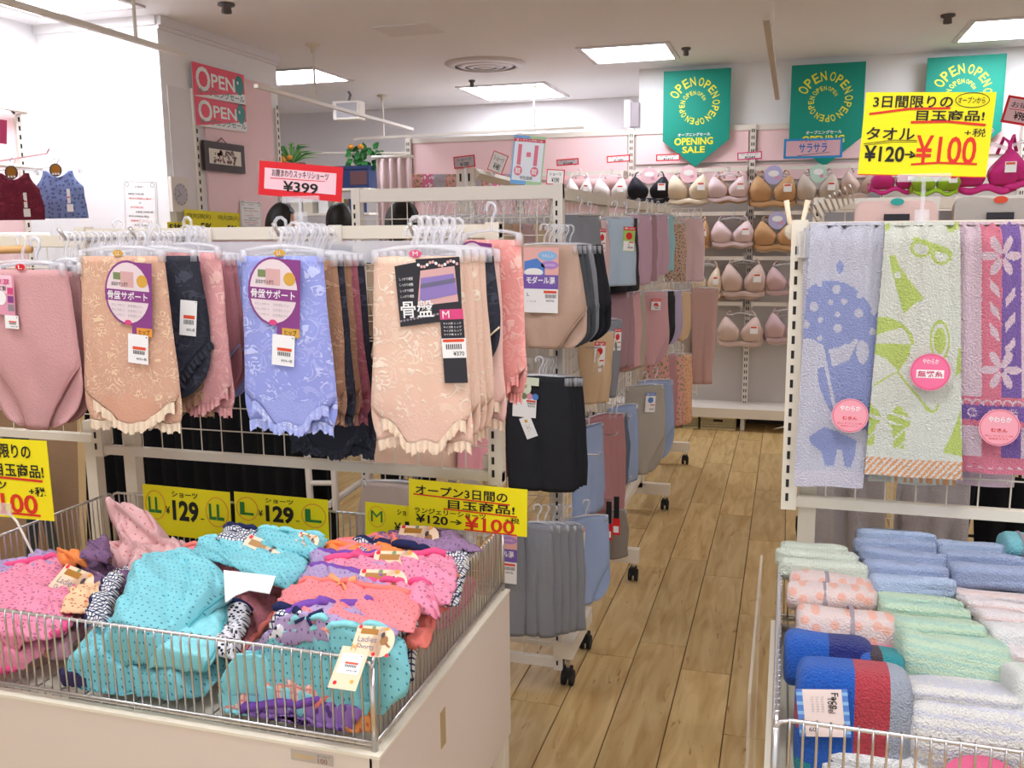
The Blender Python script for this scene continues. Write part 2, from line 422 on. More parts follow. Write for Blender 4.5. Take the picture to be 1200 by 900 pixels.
# loudspeaker
p = P(409, 130, Y=7.6)
t = thing('loudspeaker', 'small white loudspeaker hanging from the ceiling behind the rail', 'loudspeaker', p)
b = MB(); b.cbox((0, 0, 0), (.24, .14, .155), WHITE); b.build('cabinet', t)
MB().cbox((.012, -.073, 0), (.19, .008, .12), mat('speaker grille', 'a9a4a8', .6)).build('grille', t)
MB().tube([(0, 0, .07), (.01, .02, .14), (0, 0, CEIL - p.z)], .012, mat('grey metal', '8d8888', .5)).build('bracket', t)
# security camera like box beside the wall edge
p = P(741, 135, Y=7.3)
t = thing('air_curtain_box', 'grey plastic wrapped box on top of the wall fixture post', 'box', p)
MB().cbox((.02, 0, 0), (.07, .08, .18), mat('grey plastic', '9b9095', .5)).build('case', t)
MB().cbox((-.03, -.01, .01), (.05, .1, .2), CLEAR).build('plastic_sheet', t)

# ---- far wall fixtures ------------------------------------------------------
YF = 7.3
def wall_bay(x0, x1, label, panels):
    t = thing('wall_shelving', label, 'shelving', (x0, YF, 0)); o = (x0, YF, 0)
    MB(o).box((x0, YF, .1), (x1, YW - .002, 2.26), GREYP).build('back_panel', t)
    b = MB(o)
    for z0, z1 in panels: b.box((x0 + .035, YF - .012, z0), (x1 - .035, YF, z1), PINK)
    b.build('pink_panel', t)
    b = MB(o); b.box((x0, YF - .02, 2.225), (x1, YF + .02, 2.265), WHITE); b.build('top_rail', t)
    return t
def upright(t, x, o):
    b = MB(o); b.box((x - .02, YF - .04, .02), (x + .02, YF, 2.27), WHITE)
    for k in range(44): b.box((x - .011, YF - .042, .1 + k * .049), (x - .004, YF - .04, .125 + k * .049), SLOT); b.box((x + .004, YF - .042, .1 + k * .049), (x + .011, YF - .04, .125 + k * .049), SLOT)
    b.build('slotted_upright', t)
XS = [-3.06, -2.1, -1.2, -.29, .62, 1.53, 2.44]
names = ['pink wall bay behind the poster at far left of the shelving', 'pink wall bay between the poster and the black bra', 'pink wall bay under the left green banner',
         'pink wall bay under the middle green banner', 'pink wall bay under the right green banner', 'pink wall bay at the right edge behind the red framed sign']
for i in range(6):
    x0, x1 = XS[i], XS[i + 1]
    if x1 > -1.0: pn = [(2.0, 2.225), (1.86, 1.97)]
    else: pn = [(1.9, 2.225), (1.6, 1.88)]
    t = wall_bay(x0, x1, names[i], pn); o = (x0, YF, 0)
    if x0 < -1.3:   # the bays beyond the recess get their own back
        pass
    upright(t, x0, o)
    if i == 5: upright(t, x1, o)
    b = MB(o); b.box((x0, YF - .36, .13), (x1, YF, .165), WHITE); b.box((x0, YF - .365, .10), (x1, YF - .35, .172), CREAM); b.build('base_shelf', t)
    for z in (1.92, 1.6, 1.27, .93):
        MB(o).box((x0 + .03, YF - .19, z), (x1 - .03, YF - .175, z + .028), WHITE).build('hang_bar', t)
        for xx in (x0 + .035, x1 - .035): MB(o).box((xx - .004, YF - .18, z - .02), (xx + .004, YF, z + .03), WHITE).build('bracket', t)
    b = MB(o); b.box((x0 - .015, YF - .3, 0), (x0 + .015, YF - .02, .13), WHITE); b.build('foot', t)
XSK = mat('dark skirting', '4b4038', .8)  # one even dark brown for the baseboard below the wall bays
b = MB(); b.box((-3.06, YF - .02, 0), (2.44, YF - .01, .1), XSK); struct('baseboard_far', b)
# storage baskets under the base shelf
BEI = mat('beige plastic', 'd9c99a', .55)
for (a, c, lb) in [(800, 818, 'beige perforated basket under the wall shelf, left one'), (821, 862, 'beige perforated basket with handle slot under the wall shelf')]:
    p0 = P(a, 497, Y=6.98); p1 = P(c, 497, Y=6.98)
    t = thing('storage_basket', lb, 'basket', (p0.x, 6.98, 0)); wd = p1.x - p0.x; b = MB()
    H_ = .095
    b.box((0, 0, 0), (wd, .25, .006), BEI); b.box((0, .244, 0), (wd, .25, H_), BEI); b.box((0, 0, 0), (.004, .25, H_), BEI); b.box((wd - .004, 0, 0), (wd, .25, H_), BEI)
    b.build('tray', t); b = MB(); b.box((0, -.003, H_ - .018), (wd, .003, H_), BEI); b.box((0, -.003, 0), (wd, .003, .012), BEI)
    nn = int(wd / .016)
    for i in range(nn + 1): x = i * wd / nn; b.box((max(x - .003, 0), -.003, .01), (min(x + .003, wd), .003, H_ - .016), BEI)
    for z in (.03, .048, .064): b.box((0, -.003, z - .003), (wd, .003, z + .003), BEI)
    b.build('lattice_front', t)
    if wd > .15: MB().box((wd / 2 - .035, -.005, .06), (wd / 2 + .035, -.003, .078), SLOT).build('handle', t)

# cable on the floor under the shelving
tag(MB().tube([(-.06, 7.0, .02), (.0, 6.95, .05), (.1, 6.98, .07), (.22, 7.02, .03), (.4, 7.0, .01)], .005, PAPER).build('cable', smooth=True), 'white cable lying under the wall shelf', 'cable')
# ================================================================ SIGNS
def place_sign(name, label, cat, tl, tr, bl, Y=None, X=None, thick=.0015, base=PAPER, art=None, group=None, flip=None):
    """a flat card whose corners lie on a real plane; art(b, w, h) prints on it, in units of 100 per width"""
    A, B, C_ = (P(*q, Y=Y, X=X) for q in (tl, tr, bl))
    ux = B - A; w = ux.length; h = (C_ - A).length
    if X is not None: rz, roll = math.pi / 2, -math.asin(max(-1, min(1, ux.z / w)))
    else: rz, roll = 0, -math.asin(max(-1, min(1, ux.z / w)))
    b = MB(); k = w / 100; H = h / k
    sub = MB(); sub.box((0, 0, -h), (w, thick, 0), base)
    if art:
        a = MB(); art(a, H)
        n = len(sub.v); 
        for m in a.mats: sub.mi(m)
        sub.v += [(x * k, y, z * k) for x, y, z in a.v]
        for f, m in zip(a.f, a.m): sub.f.append(tuple(i + n for i in f)); sub.m.append(sub.mats.index(a.mats[m]))
    o = sub.build(name)
    o.rotation_mode = 'XYZ'
    o.matrix_world = Matrix.Translation(A) @ Matrix.Rotation(rz, 4, 'Z') @ Matrix.Rotation(roll, 4, 'Y')
    tag(o, label, cat, group); return o
# banner green with a vertical fade is dyed cloth
GREEN = mat('green banner', '0f8c79', .6, bump=.05, bscale=20); YTX = mat('yellow print', 'e6e23c', .5); WTX = mat('white print', 'f2f4f0', .5)
def banner_art(b, H):
    # spiral of OPENs running clockwise inwards
    cx, cy = 50, 50; a = -155; r = 36.0; s = 14.5
    for n in range(7):
        for ch in 'OPEN':
            t = math.radians(a); x, y = cx + r * math.cos(t), cy + r * math.sin(t)
            b.text(ch, x - s * .3, y - s * .5, x + s * .3, y + s * .5, YTX, .012, rot=t + math.pi / 2, lift=.006)
            st = s * .80 / r * 57.3; a += st; r *= .975 if n < 4 else .95; s *= .968 if n < 4 else .95
        a += 4
    b.text('オープニングセール', 23, 92, 72, 97, WTX, .02, lift=.006)
    b.text('OPENING', 18, 99, 76, 110, YTX, .03, lift=.006); b.text('SALE', 30, 112, 64, 122, YTX, .03, lift=.006)
def banner(x0, x1, ztop, ytip, lb):
    A = P(x0, ztop[0], Y=YF - .06); B = P(x1, ztop[1], Y=YF - .06); w_ = B.x - A.x; k = w_ / 100
    Hs = 106; tip = 143
    b = MB()
    outline = [(0, 0), (100, 0), (100, Hs - 3), (50, tip), (0, Hs - 3)]
    art = MB(); art.poly(outline, GREEN, .004); banner_art(art, tip)
    b.v = [(x * k, y, z * k) for x, y, z in art.v]; b.f = art.f; b.m = art.m; b.mats = art.mats
    n = len(b.v); bk = [(x * k, .002, -y * k) for x, y in outline]; fr = [(x * k, -.004, -y * k) for x, y in outline]
    b.add(bk + fr, [(0, 1, 2, 3, 4)] + [(i, i + 5, (i + 1) % 5 + 5, (i + 1) % 5) for i in range(5)], GREEN)
    o = b.build('sale_banner', None, A); tag(o, lb, 'banner')
banner(778, 857, (84, 81), 196, 'green pointed opening sale banner farthest left on the far wall')
banner(928, 1015, (77, 73), 196, 'green pointed opening sale banner behind the small blue framed sign')
banner(1087, 1180, (68, 64), 196, 'green pointed opening sale banner partly hidden by the big yellow sign')

def big_yellow(b, H):
    L = lambda x, y: ((x - 492) / 5.88, (y - 403) / 5.88)
    def T(s, x0, y0, x1, y1, m, bold=.02): a, c = L(x0, y0), L(x1, y1); b.text(s, a[0], a[1], c[0], c[1], m, bold)
    def stroke(pts, wd, m, lift=.001):
        for (a, c) in zip(pts, pts[1:]):
            (x0, y0), (x1, y1) = L(*a), L(*c); d = math.hypot(x1 - x0, y1 - y0); nx, ny = -(y1 - y0) / d * wd / 11.8, (x1 - x0) / d * wd / 11.8
            b.poly([(x0 - nx, y0 - ny), (x1 - nx, y1 - ny), (x1 + nx, y1 + ny), (x0 + nx, y0 + ny)], m, lift)
    T('3日間限りの', 530, 420, 893, 478, INK, .018); T('目玉商品!', 735, 487, 1040, 538, INK, .018)
    stroke([(517, 508), (700, 482), (885, 478)], 11, REDI); stroke([(713, 546), (880, 541), (1050, 556)], 12, REDI)
    T('オープンから', 915, 425, 1035, 455, INK, .01); (cx, cy) = L(978, 440); b.ring(cx, cy, 13, 6.2, .6, INK)
    T('タオル', 512, 570, 738, 632, INK, .018); stroke([(505, 652), (640, 632), (750, 632)], 3, INK); stroke([(505, 660), (640, 641), (752, 640)], 2.5, INK)
    T('+税', 960, 572, 1055, 612, INK, .004); T('¥120', 512, 660, 700, 738, INK, .025); T('→', 702, 682, 752, 718, INK, .04)
    T('¥100', 748, 607, 1022, 742, REDI, .012); stroke([(735, 748), (860, 737), (1033, 740)], 10, REDI)
    b.rect(0, H - .8, 100, H, REDI, .0007)
def clip_stand(x, y, z0, z1, parent_label, cat='sign holder'):
    t = thing('sign_clip', parent_label, cat, (x, y, z0)); 
    MB((x, y, z0)).box((x - .012, y - .012, z0 - .02), (x + .012, y + .004, z0 + .025), CLIPM).tube([(x, y - .004, z0), (x, y - .004, z1)], .004, CLIPM).build('stem', t)
    MB((x, y, z0)).box((x - .045, y - .006, z1 - .008), (x + .045, y + .002, z1 + .006), CLIPM).build('gripper', t); return t
YR = 1.88
place_sign('price_sign', 'big yellow sign over the towel rack reading ¥120 to ¥100', 'price sign', (1015, 108), (1168, 108), (1008, 205), Y=YR - .01, base=YEL, art=big_yellow)
q = P(1078, 262, Y=YR); q2 = P(1078, 208, Y=YR); clip_stand(q.x, YR - .014, q.z, q2.z, 'clear clip holding the big yellow towel sign on the rack')

def red_frame(txt, price, inner, w_=7, ptxt=None):
    def art(b, H):
        b.rect(w_, w_, 100 - w_, H - w_, inner, .0005)
        if txt: b.text(txt, 16, H * .2, 84, H * .42, INK if ptxt is None else ptxt, .005)
        if txt and w_ > 5: b.poly([(14, H * .47), (80, H * .44), (80, H * .46), (14, H * .5)], REDI)
        b.text(price, 30, H * .53, 72, H * .84, INK, .02)
    return art
REDC = mat('red card', 'd9202a', .5); PINKC = mat('pink card', 'f0c3cb', .55); GREYC = mat('grey card', 'b9aaae', .55); MAG = mat('magenta card', 'd8487e', .5)
place_sign('price_sign', 'red bordered pink sign reading ¥399 over the left rack', 'price sign', (304, 188), (402, 196), (307, 228), Y=1.86, base=REDC, art=red_frame('お腹まわりスッキリショーツ', '¥399', PINKC))
q = P(355, 262, Y=1.86); q2 = P(355, 233, Y=1.86); clip_stand(q.x, 1.856, q.z, q2.z, 'clear clip holding the ¥399 sign on the left rack')

# wall price cards
def small_card(tl, tr, bl, Y, price, lb, inner=PAPER, base=REDC, txt='ショーツ'):
    o = place_sign('price_card', lb, 'price card', tl, tr, bl, Y=Y, base=base, art=red_frame(txt, price, inner, 5)); w_ = (P(*tr, Y=Y) - P(*tl, Y=Y)).length; h_ = (P(*bl, Y=Y) - P(*tl, Y=Y)).length
    if Y > 6: MB().tube([(w_ / 2, .002, -h_ * .6), (w_ / 2, YF - Y + .0, -h_ * .6)], .004, CLEAR, 5).build('arm', o)
    else: MB().box((w_ / 2 - .008, .0, -h_ * 1.0 - .11), (w_ / 2 + .008, .006, -h_ * .6), CLEAR).build('stem', o)
small_card((531, 184), (556, 181), (536, 197), 4.6, '¥1382', 'tilted grey card in a red border above the white post box', GREYC)
small_card((579, 176), (596, 183), (577, 200), 5.05, '¥1481', 'upright narrow white card in a red border left of the poster stand')
small_card((652, 187), (678, 185), (655, 194), 7.0, '¥1508', 'wide red bordered card right of the poster stand on the pink wall', GREYC)
small_card((641, 198), (662, 199), (640, 216), 2.82, '¥1590', 'white card with a thin red border standing behind the white rack beam')
small_card((711, 183), (738, 181), (712, 191), 7.1, '¥1580', 'red bordered price card above the left end of the black bra')
small_card((769, 181), (797, 180), (769, 189), 7.1, '¥1317', 'red bordered price card in front of the tip of the left green banner')
small_card((864, 179), (893, 177), (864, 188), 7.1, '¥1544', 'price card on the upright between the left and middle green banners', PAPER, MAG)
place_sign('price_sign', 'pink sign in a red border cut off by the right edge', 'price sign', (1182, 111), (1225, 118), (1173, 143), Y=5.0, base=REDC, art=red_frame('お得な', '¥980', PINKC))
def sara(b, H):
    b.rect(4, 4, 96, H - 4, mat('pale pink card', 'e6bccb', .5), .0005); B_ = mat('blue ink', '2a70c4', .5)
    b.text('サラサラ', 26, H * .25, 74, H * .72, B_, .02); b.poly([(24, H * .85), (80, H * .7), (80, H * .72), (24, H * .88)], INK); b.text('汗をかいても', 26, H * .1, 74, H * .2, REDI)
sg = place_sign('product_sign', 'small blue bordered sign in front of the middle green banner', 'sign', (919, 163), (988, 161), (920, 186), Y=6.9, base=mat('blue card', '2f93d6', .5), art=sara)
MB().tube([(.2, .002, -.1), (.2, YF - 6.9, -.1)], .004, CLEAR, 5).build('arm', sg)
def poster(b, H):
    b.rect(0, 0, 50, H, mat('poster blue', '6fa6d8', .5), .0004); b.rect(50, 0, 100, H, mat('poster green', 'a6c79a', .5), .0004); b.rect(4, 18, 96, H * .92, mat('poster pale', 'dfe3ea', .5), .0006)
    b.rect(0, 8, 100, 18, mat('poster red', 'c9455c', .5), .0009); b.text('オープニングセール', 8, 9, 92, 17, PAPER, .01, .0012)
    c = mat('poster pink', 'd9758a', .5)
    for x in (22, 74):
        b.rect(x - 6, 26, x + 6, H * .6, c, .0009); b.oval(x, H * .72, 13, 15, c, .0009); b.text('限定', x - 8, H * .66, x + 8, H * .78, PAPER, .02)
    b.rect(44, 48, 58, 62, c, .0009); b.text('特別価格', 30, H * .82, 70, H * .9, INK)
place_sign('poster_stand', 'colourful blue and green printed board standing on the white rack', 'poster', (603, 158), (640, 161), (604, 215), Y=2.812, base=PAPER, art=poster)

# posters on the column
def open_art(b, H):
    RP = mat('poster coral', 'ee4f6a', .5); WP = mat('poster white', 'f3eeee', .5); TEAL = mat('poster teal', '188a80', .5)
    b.poly([(0, 0), (100, 0), (100, H * .62), (0, H)], RP, .0006); b.poly([(0, H), (100, H * .62), (100, H)], WP, .0006)
    b.text('O', 6, H * .08, 32, H * .82, WTX, .02); b.text('PEN', 34, H * .22, 80, H * .64, WTX, .02)
    b.oval(89, H * .38, 9, 11, TEAL, .0012); b.oval(86, H * .31, 2, 2, WTX, .0016); b.text('オープニングセール', 8, H * .70, 98, H * .92, TEAL, .02)
for tl, tr, bl, lb in [((224, 71.5), (285.5, 88), (226.5, 111.5), 'upper of two coral OPEN posters on the pink column'), ((227, 112), (287.5, 123), (229, 147), 'lower of two coral OPEN posters on the pink column')]:
    place_sign('sale_poster', lb, 'poster', tl, tr, bl, X=XC + .03, base=PAPER, art=open_art)
def frame_art(b, H):
    b.rect(10, 10, 90, H - 10, mat('mount paper', 'e6dccd', .6), .0005)
    c = mat('brown motif', '7d5350', .6); r = random.Random(3)
    for i in range(60):
        x, y = r.uniform(22, 78), r.uniform(H * .3, H * .7); b.oval(x, y, r.uniform(1, 3), r.uniform(1, 3), c, .001, 6)
t_ = place_sign('picture_frame', 'dark framed small picture hung on the pink column', 'picture', (239, 164), (286, 171), (240, 199), X=XC + .045, thick=.02, base=mat('dark wood', '3c2b28', .5), art=frame_art)
MB().tube([(.15, .01, 0), (.2, .01, .03), (.25, .01, 0)], .003, SLOT).build('hanging_cord', t_)
# clock
A = P(210, 228, X=XC + .03); t = thing('wall_clock', 'square white wall clock with a grey round face on the column', 'clock', A, R(90))
MB().cbox((0, 0, 0), (.16, .02, .2), WHITE).build('case', t)
b = MB(); b.oval(0, 0, .065, .065, mat('clock face', 'bfb9be', .4), .012); b.build('dial', t)
for k in range(12): pass
b = MB()
for k in range(12):
    a = k * math.pi / 6; b.oval(.055 * math.sin(a), -.055 * math.cos(a), .004, .004, INK, .0132, 6)
b.poly([(-.002, 0), (.002, 0), (-.028, -.03), (-.031, -.028)], INK, .014).poly([(-.002, 0), (.002, .002), (-.04, .018), (-.042, .015)], INK, .0145); b.build('hands', t)
# notices
def notice(b, H):
    GI = mat('grey ink', '8a8790', .5)
    for q in ((3, 3, 97, 4), (3, H - 4, 97, H - 3), (3, 3, 4, H - 3), (96, 3, 97, H - 3)): b.rect(*q, GI)
    for cx in (12, 88): b.ring(cx, H * .08, 6, 6, 1.4, GI, .0006, 12)
    b.text('お客様へ', 36, H * .1, 64, H * .14, INK)
    for i, (x0, x1, m) in enumerate([(14, 62, INK), (16, 84, REDI), (47, 53, INK), (20, 60, REDI), (36, 88, INK), (14, 76, INK), (20, 82, REDI), (30, 70, INK)]):
        y = H * (.24 + i * .085); b.text('本日の特別価格は' if i % 2 else '試着室ご利用の際', x0, y, x1, y + H * .035, m, .01)
place_sign('notice_sheet', 'white notice sheet with small print on the bright white column face', 'notice', (144, 211), (183, 212), (145, 272), Y=YC - .004, base=PAPER, art=notice)
place_sign('notice_sheet', 'small white notice sheet beside the yellow sign below the clock', 'notice', (281, 235), (306, 237), (281, 268), X=XC + .03, base=PAPER, art=notice)
def ynote(b, H):
    b.text('10(火)20(火)', 4, H * .12, 44, H * .4, INK); b.text('10(火)20(火)', 58, H * .12, 97, H * .4, INK); b.text('5%', 26, H * .55, 46, H * .95, INK, .02); b.text('5%', 74, H * .6, 92, H, INK, .02)
place_sign('notice_sheet', 'yellow notice strip showing percentages below the clock', 'notice', (216, 245), (281, 250), (217, 272), X=XC + .05, base=YEL, art=ynote)
place_sign('notice_sheet', 'small yellow slip left of the wider yellow notice', 'notice', (196, 260), (215, 261), (196, 272), X=XC + .04, base=YEL, art=lambda b, H: b.text('5枚', 10, H * .1, 90, H * .9, INK, .02))

# ================================================================ WAGONS AND NET RACKS
def net(b, x0, x1, z0, z1, y, sx, sz, r, m):
    n = max(1, round((x1 - x0) / sx)); k = max(1, round((z1 - z0) / sz))
    for i in range(n + 1): x = x0 + (x1 - x0) * i / n; b.tube([(x, y, z0), (x, y, z1)], r, m, 4, False)
    for i in range(k + 1): z = z0 + (z1 - z0) * i / k; b.tube([(x0, y - 2 * r, z), (x1, y - 2 * r, z)], r, m, 4, False)
def slots(b, x, y, z0, z1, pitch=.029, w_=.006, hh=.016, face=-1):
    n = int((z1 - z0) / pitch)
    for i in range(n): z = z0 + i * pitch; b.box((x - w_ / 2, y, z), (x + w_ / 2, y + face * .0012, z + hh), SLOT)
PANEL = mat('cream laminate', 'ddcdc0', .5, bump=.02, bscale=80); PANELE = mat('laminate edge', 'e9dfcb', .5)
def wagon(label, x0, x1, y0, y1, zt=.72, bh=.15, left=True, sticker=None):
    o = (x0, y0, 0); t = thing('display_wagon', label, 'display wagon', o)
    b = MB(o); b.box((x0 + .012, y0, .38), (x1 - .012, y0 + .016, zt - .002), PANEL); b.build('front_panel', t)
    for xx, s in ((x1 - .016, 1), (x0, 0)): MB(o).box((xx, y0, .38), (xx + .016, y1, zt - .002), PANEL).build('side_panel', t)
    MB(o).box((x0 + .014, y1 - .016, .38), (x1 - .014, y1, zt - .002), PANEL).build('back_panel', t)
    MB(o).box((x0 + .017, y0 + .017, zt - .03), (x1 - .017, y1 - .017, zt - .012), PANELE).build('shelf_board', t)
    b = MB(o); b.box((x0 - .002, y0 - .002, zt - .003), (x1 + .002, y0 + .018, zt + .002), PANELE); b.box((x1 - .018, y0 + .0185, zt - .003), (x1 + .002, y1, zt + .002), PANELE); b.box((x0 - .002, y0 + .0185, zt - .003), (x0 + .018, y1, zt + .002), PANELE); b.build('edge_trim', t)
    for xx in (x0 + .004, x1 - .034):
        for yy in (y0 + .004, y1 - .034): MB(o).box((xx, yy, .03), (xx + .03, yy + .03, .384), CREAM).build('leg', t)
    # wire basket
    z0, z1 = zt + .012, zt + bh; r = .0018; e = .012
    def side(p, q, nm):
        b = MB(o); P0, P1 = Vector(p), Vector(q); d = (P1 - P0); L = d.length; d.normalize(); n = max(2, round(L / .0165)); out = Vector((d.y, -d.x, 0))
        b.tube([P0 + Vector((0, 0, z0)), P0 + Vector((0, 0, z1 - .012)), P0 + d * .006 + Vector((0, 0, z1 - .003)), P0 + d * .018 + Vector((0, 0, z1)), P1 - d * .018 + Vector((0, 0, z1)), P1 - d * .006 + Vector((0, 0, z1 - .003)), P1 + Vector((0, 0, z1 - .012)), P1 + Vector((0, 0, z0)), P0 + Vector((0, 0, z0))], .003, CHROME, 8)
        b.build(nm, t, smooth=True); b = MB(o)
        for i in range(1, n):
            c = P0 + d * (L * i / n); h = -out * .004
            b.tube([c + h * 0 + out * .001 + Vector((0, 0, z0 - .004)), c + out * .004 + Vector((0, 0, z1 - .012)), c + out * .003 + Vector((0, 0, z1 + .0015)), c - out * .004 + Vector((0, 0, z1 + .002))], r, CHROME, 5)
        b.tube([P0 + Vector((0, 0, z0 + .006)) + out * .003, P1 + Vector((0, 0, z0 + .006)) + out * .003], .0022, CHROME, 5)
        w_ = b.build('wire_grid', t, smooth=True); w_['kind'] = 'stuff'
    xa, xb, ya, yb = x0 + e, x1 - e, y0 + e, y1 - e
    side((xa, ya, 0), (xb, ya, 0), 'front_rim'); side((xb, ya, 0), (xb, yb, 0), 'side_rim'); side((xb, yb, 0), (xa, yb, 0), 'back_rim')
    side((xa, yb, 0), (xa, ya, 0), 'side_rim')
    for px_, py_ in ((xa, ya), (xb, ya), (xb, yb), (xa, yb)): MB(o).tube([(px_ , py_, zt + .003), (px_, py_, z1 - .012)], .005, CHROME, 10).build('corner_post', t, smooth=True)
    b = MB(o)
    for i in range(int((x1 - x0) / .05)): b.tube([(x0 + .03 + i * .05, ya, z0 - .002), (x0 + .03 + i * .05, yb, z0 - .002)], .0015, CHROME, 4, False)
    b.build('floor_wires', t)
    return t
WL = dict(x0=-1.60, x1=-.563, y0=1.16, y1=1.84)
wl = wagon('cream display wagon on the left holding folded pantie packs in a chrome basket', **WL)
WRX = -.005
wr = wagon('cream display wagon on the right holding stacked towels in a chrome basket', WRX, 1.03, 1.13, 1.80, zt=.73)
# sticker on the left wagon's front, tape on its side
p = P(340, 878, Y=1.158)
b = MB(); b.rect(-.0, 0, .073, .018, mat('silver sticker', 'b9ada2', .4), .0004); b.text('100', .047, .008, .063, .016, mat('sepia ink', '94604e', .5), .01, .0008); b.text('均一 ショーツ', .046, .002, .068, .006, INK, 0, .0008); b.rect(.004, .006, .04, .013, mat('faded gold', 'c6ab85', .5), .0008)
tag(b.build('sticker', None, (p.x, 1.1595, p.z)), 'silver price sticker on the front of the left wagon', 'sticker')
p = P(519, 853, X=-.563)
tag(MB().box((0, -.012, -.035), (.0008, .012, .035), mat('old tape', 'b39a70', .6)).build('tape_strip', None, (-.5628, p.y, p.z)), 'brownish strip of old tape on the side of the left wagon', 'tape')

def net_rack(name, label, x0, x1, z0, z1, y, legs=(), beam=.028, hooks=(), paint=None):
    CR = paint or CREAM
    o = ((x0 + x1) / 2, y, z0); t = thing(name, label, 'rack', o)
    b = MB(o); b.box((x0, y, z0), (x1, y + .022, z0 + beam * .75), CR); b.build('bottom_beam', t)
    b = MB(o); b.box((x0, y, z1 - beam), (x1, y + .022, z1), CR); b.build('top_beam', t)
    for xx in (x0, x1 - .03):
        b = MB(o); b.box((xx, y - .004, z0 - .006), (xx + .03, y + .028, z1 + .004), CR); slots(b, xx + .011, y - .004, z0 + .012, z1 - .01); b.build('slotted_post', t)
    b = MB(o); net(b, x0 + .03, x1 - .03, z0 + beam * .75, z1 - beam, y + .008, .055, .055, .0016, CR); g = b.build('wire_grid', t); g['kind'] = 'stuff'
    for xx, zl in legs: MB(o).box((xx - .017, y + .03, zl), (xx + .017, y + .06, z0 + .05), CR).build('leg', t)
    for (hx, hz, L, dirn) in hooks:
        b = MB(o); d = Vector(dirn)
        P0 = Vector((hx, y, hz)); 
        b.tube([P0, P0 + d * (L - .02), P0 + d * L + Vector((0, 0, .022))], [.0035, .0035, .004], CHROME, 8); hk_ = b.build('hook', t, smooth=True); MB(o).cbox((hx, y - .003, hz), (.03, .006, .04), WHITE).build('hook_bracket', hk_)
    return t
HK = [(P(x, y, Y=1.60).x, P(x, y, Y=1.60).z - .022) for x, y in ((68, 268), (152, 267), (320, 262), (479, 261))]
XRL = [-1.66, -.583]
net_rack('net_rack', 'cream net rack above the left wagon with garments hung on hooks', XRL[0], XRL[1], .957, 1.515, 1.86, legs=[(-1.58, .66), (-.62, .66)],
         hooks=[(x + .0, z, .26, (0, -1, 0)) for x, z in HK])
net_rack('net_rack', 'cream net rack above the right wagon with hand towels hung over it', .003, 1.06, .945, 1.512, YR, legs=[(.055, .66), (.95, .66)])
net_rack('net_rack', 'cream net rack at the far left carrying the mauve briefs', -2.75, -1.70, .96, 1.50, 1.95, legs=[(-2.6, 0.0), (-1.78, 0.0)])
# ================================================================ GARMENTS
HB = {}
def hanger_mesh(w_):
    k = round(w_, 2)
    if k not in HB:
        b = MB(); pts = [(.012 * math.cos(a), 0, .012 * math.sin(a)) for a in [R(d) for d in (200, 240, 290, 340, 20, 60, 100, 150)]]
        pts = [(-.011, 0, -.006), (-.012, 0, .004), (-.006, 0, .011), (.003, 0, .012), (.011, 0, .006), (.012, 0, -.006), (.004, 0, -.018), (0, 0, -.03), (0, 0, -.043)]
        b.tube(pts, .0035, CLEAR, 6)
        b.tube([(-w_ * .44, 0, -.052), (-w_ * .2, 0, -.045), (0, 0, -.043), (w_ * .2, 0, -.045), (w_ * .44, 0, -.052)], .004, CLEAR, 6)
        for s in (-1, 1): b.cbox((s * w_ * .42, 0, -.062), (.012, .012, .024), CLEAR)
        HB[k] = b
    return HB[k]

def brief_shape(style):
    if style == 'brief':
        def f(t):
            if t < .58: return .46 + .05 * math.sin(t / .58 * 1.4)
            s = (t - .58) / .42; return .12 + .39 * max(0, 1 - s) ** 1.5
        def k(t):
            if t < .66: return .46 + .06 * math.sin(t / .66 * 1.4)
            s = (t - .66) / .34; return .2 + .32 * max(0, 1 - s ** 2.2) ** .7
        return f, k
    if style == 'girdle':   # long lace bodied, flared legs
        def f(t):
            if t < .78: return .44 + .09 * t
            s = (t - .78) / .22; return .51 - .14 * min(1, s) ** 1.5
        def k(t): return .44 + .09 * min(t, .85) - (.05 * max(0, (t - .86) / .14) ** 2)
        return f, k
    if style == 'bloomer':
        def k(t): return .44 + .12 * math.sin(min(t, 1) * 2.2) - (.16 * max(0, (t - .82) / .18) ** 2)
        def f(t): return k(t) if t < .62 else .22 + (k(.62) - .22) * max(0, 1 - (t - .62) / .38) ** 1.3
        return f, k
    if style == 'shorts':
        def f(t): return .44 + .09 * min(1, t * 2.2) - .02 * t
        return f, lambda t: f(t) * .99
    if style == 'pants':
        def f(t): return .5 - .14 * min(1, t * 1.1)
        return f, lambda t: f(t) * .98
    if style == 'camisole':
        def f(t):
            if t < .3: return .27 + .14 * (t / .3) ** 2
            return .43 + .07 * (t - .3) / .7
        return f, f

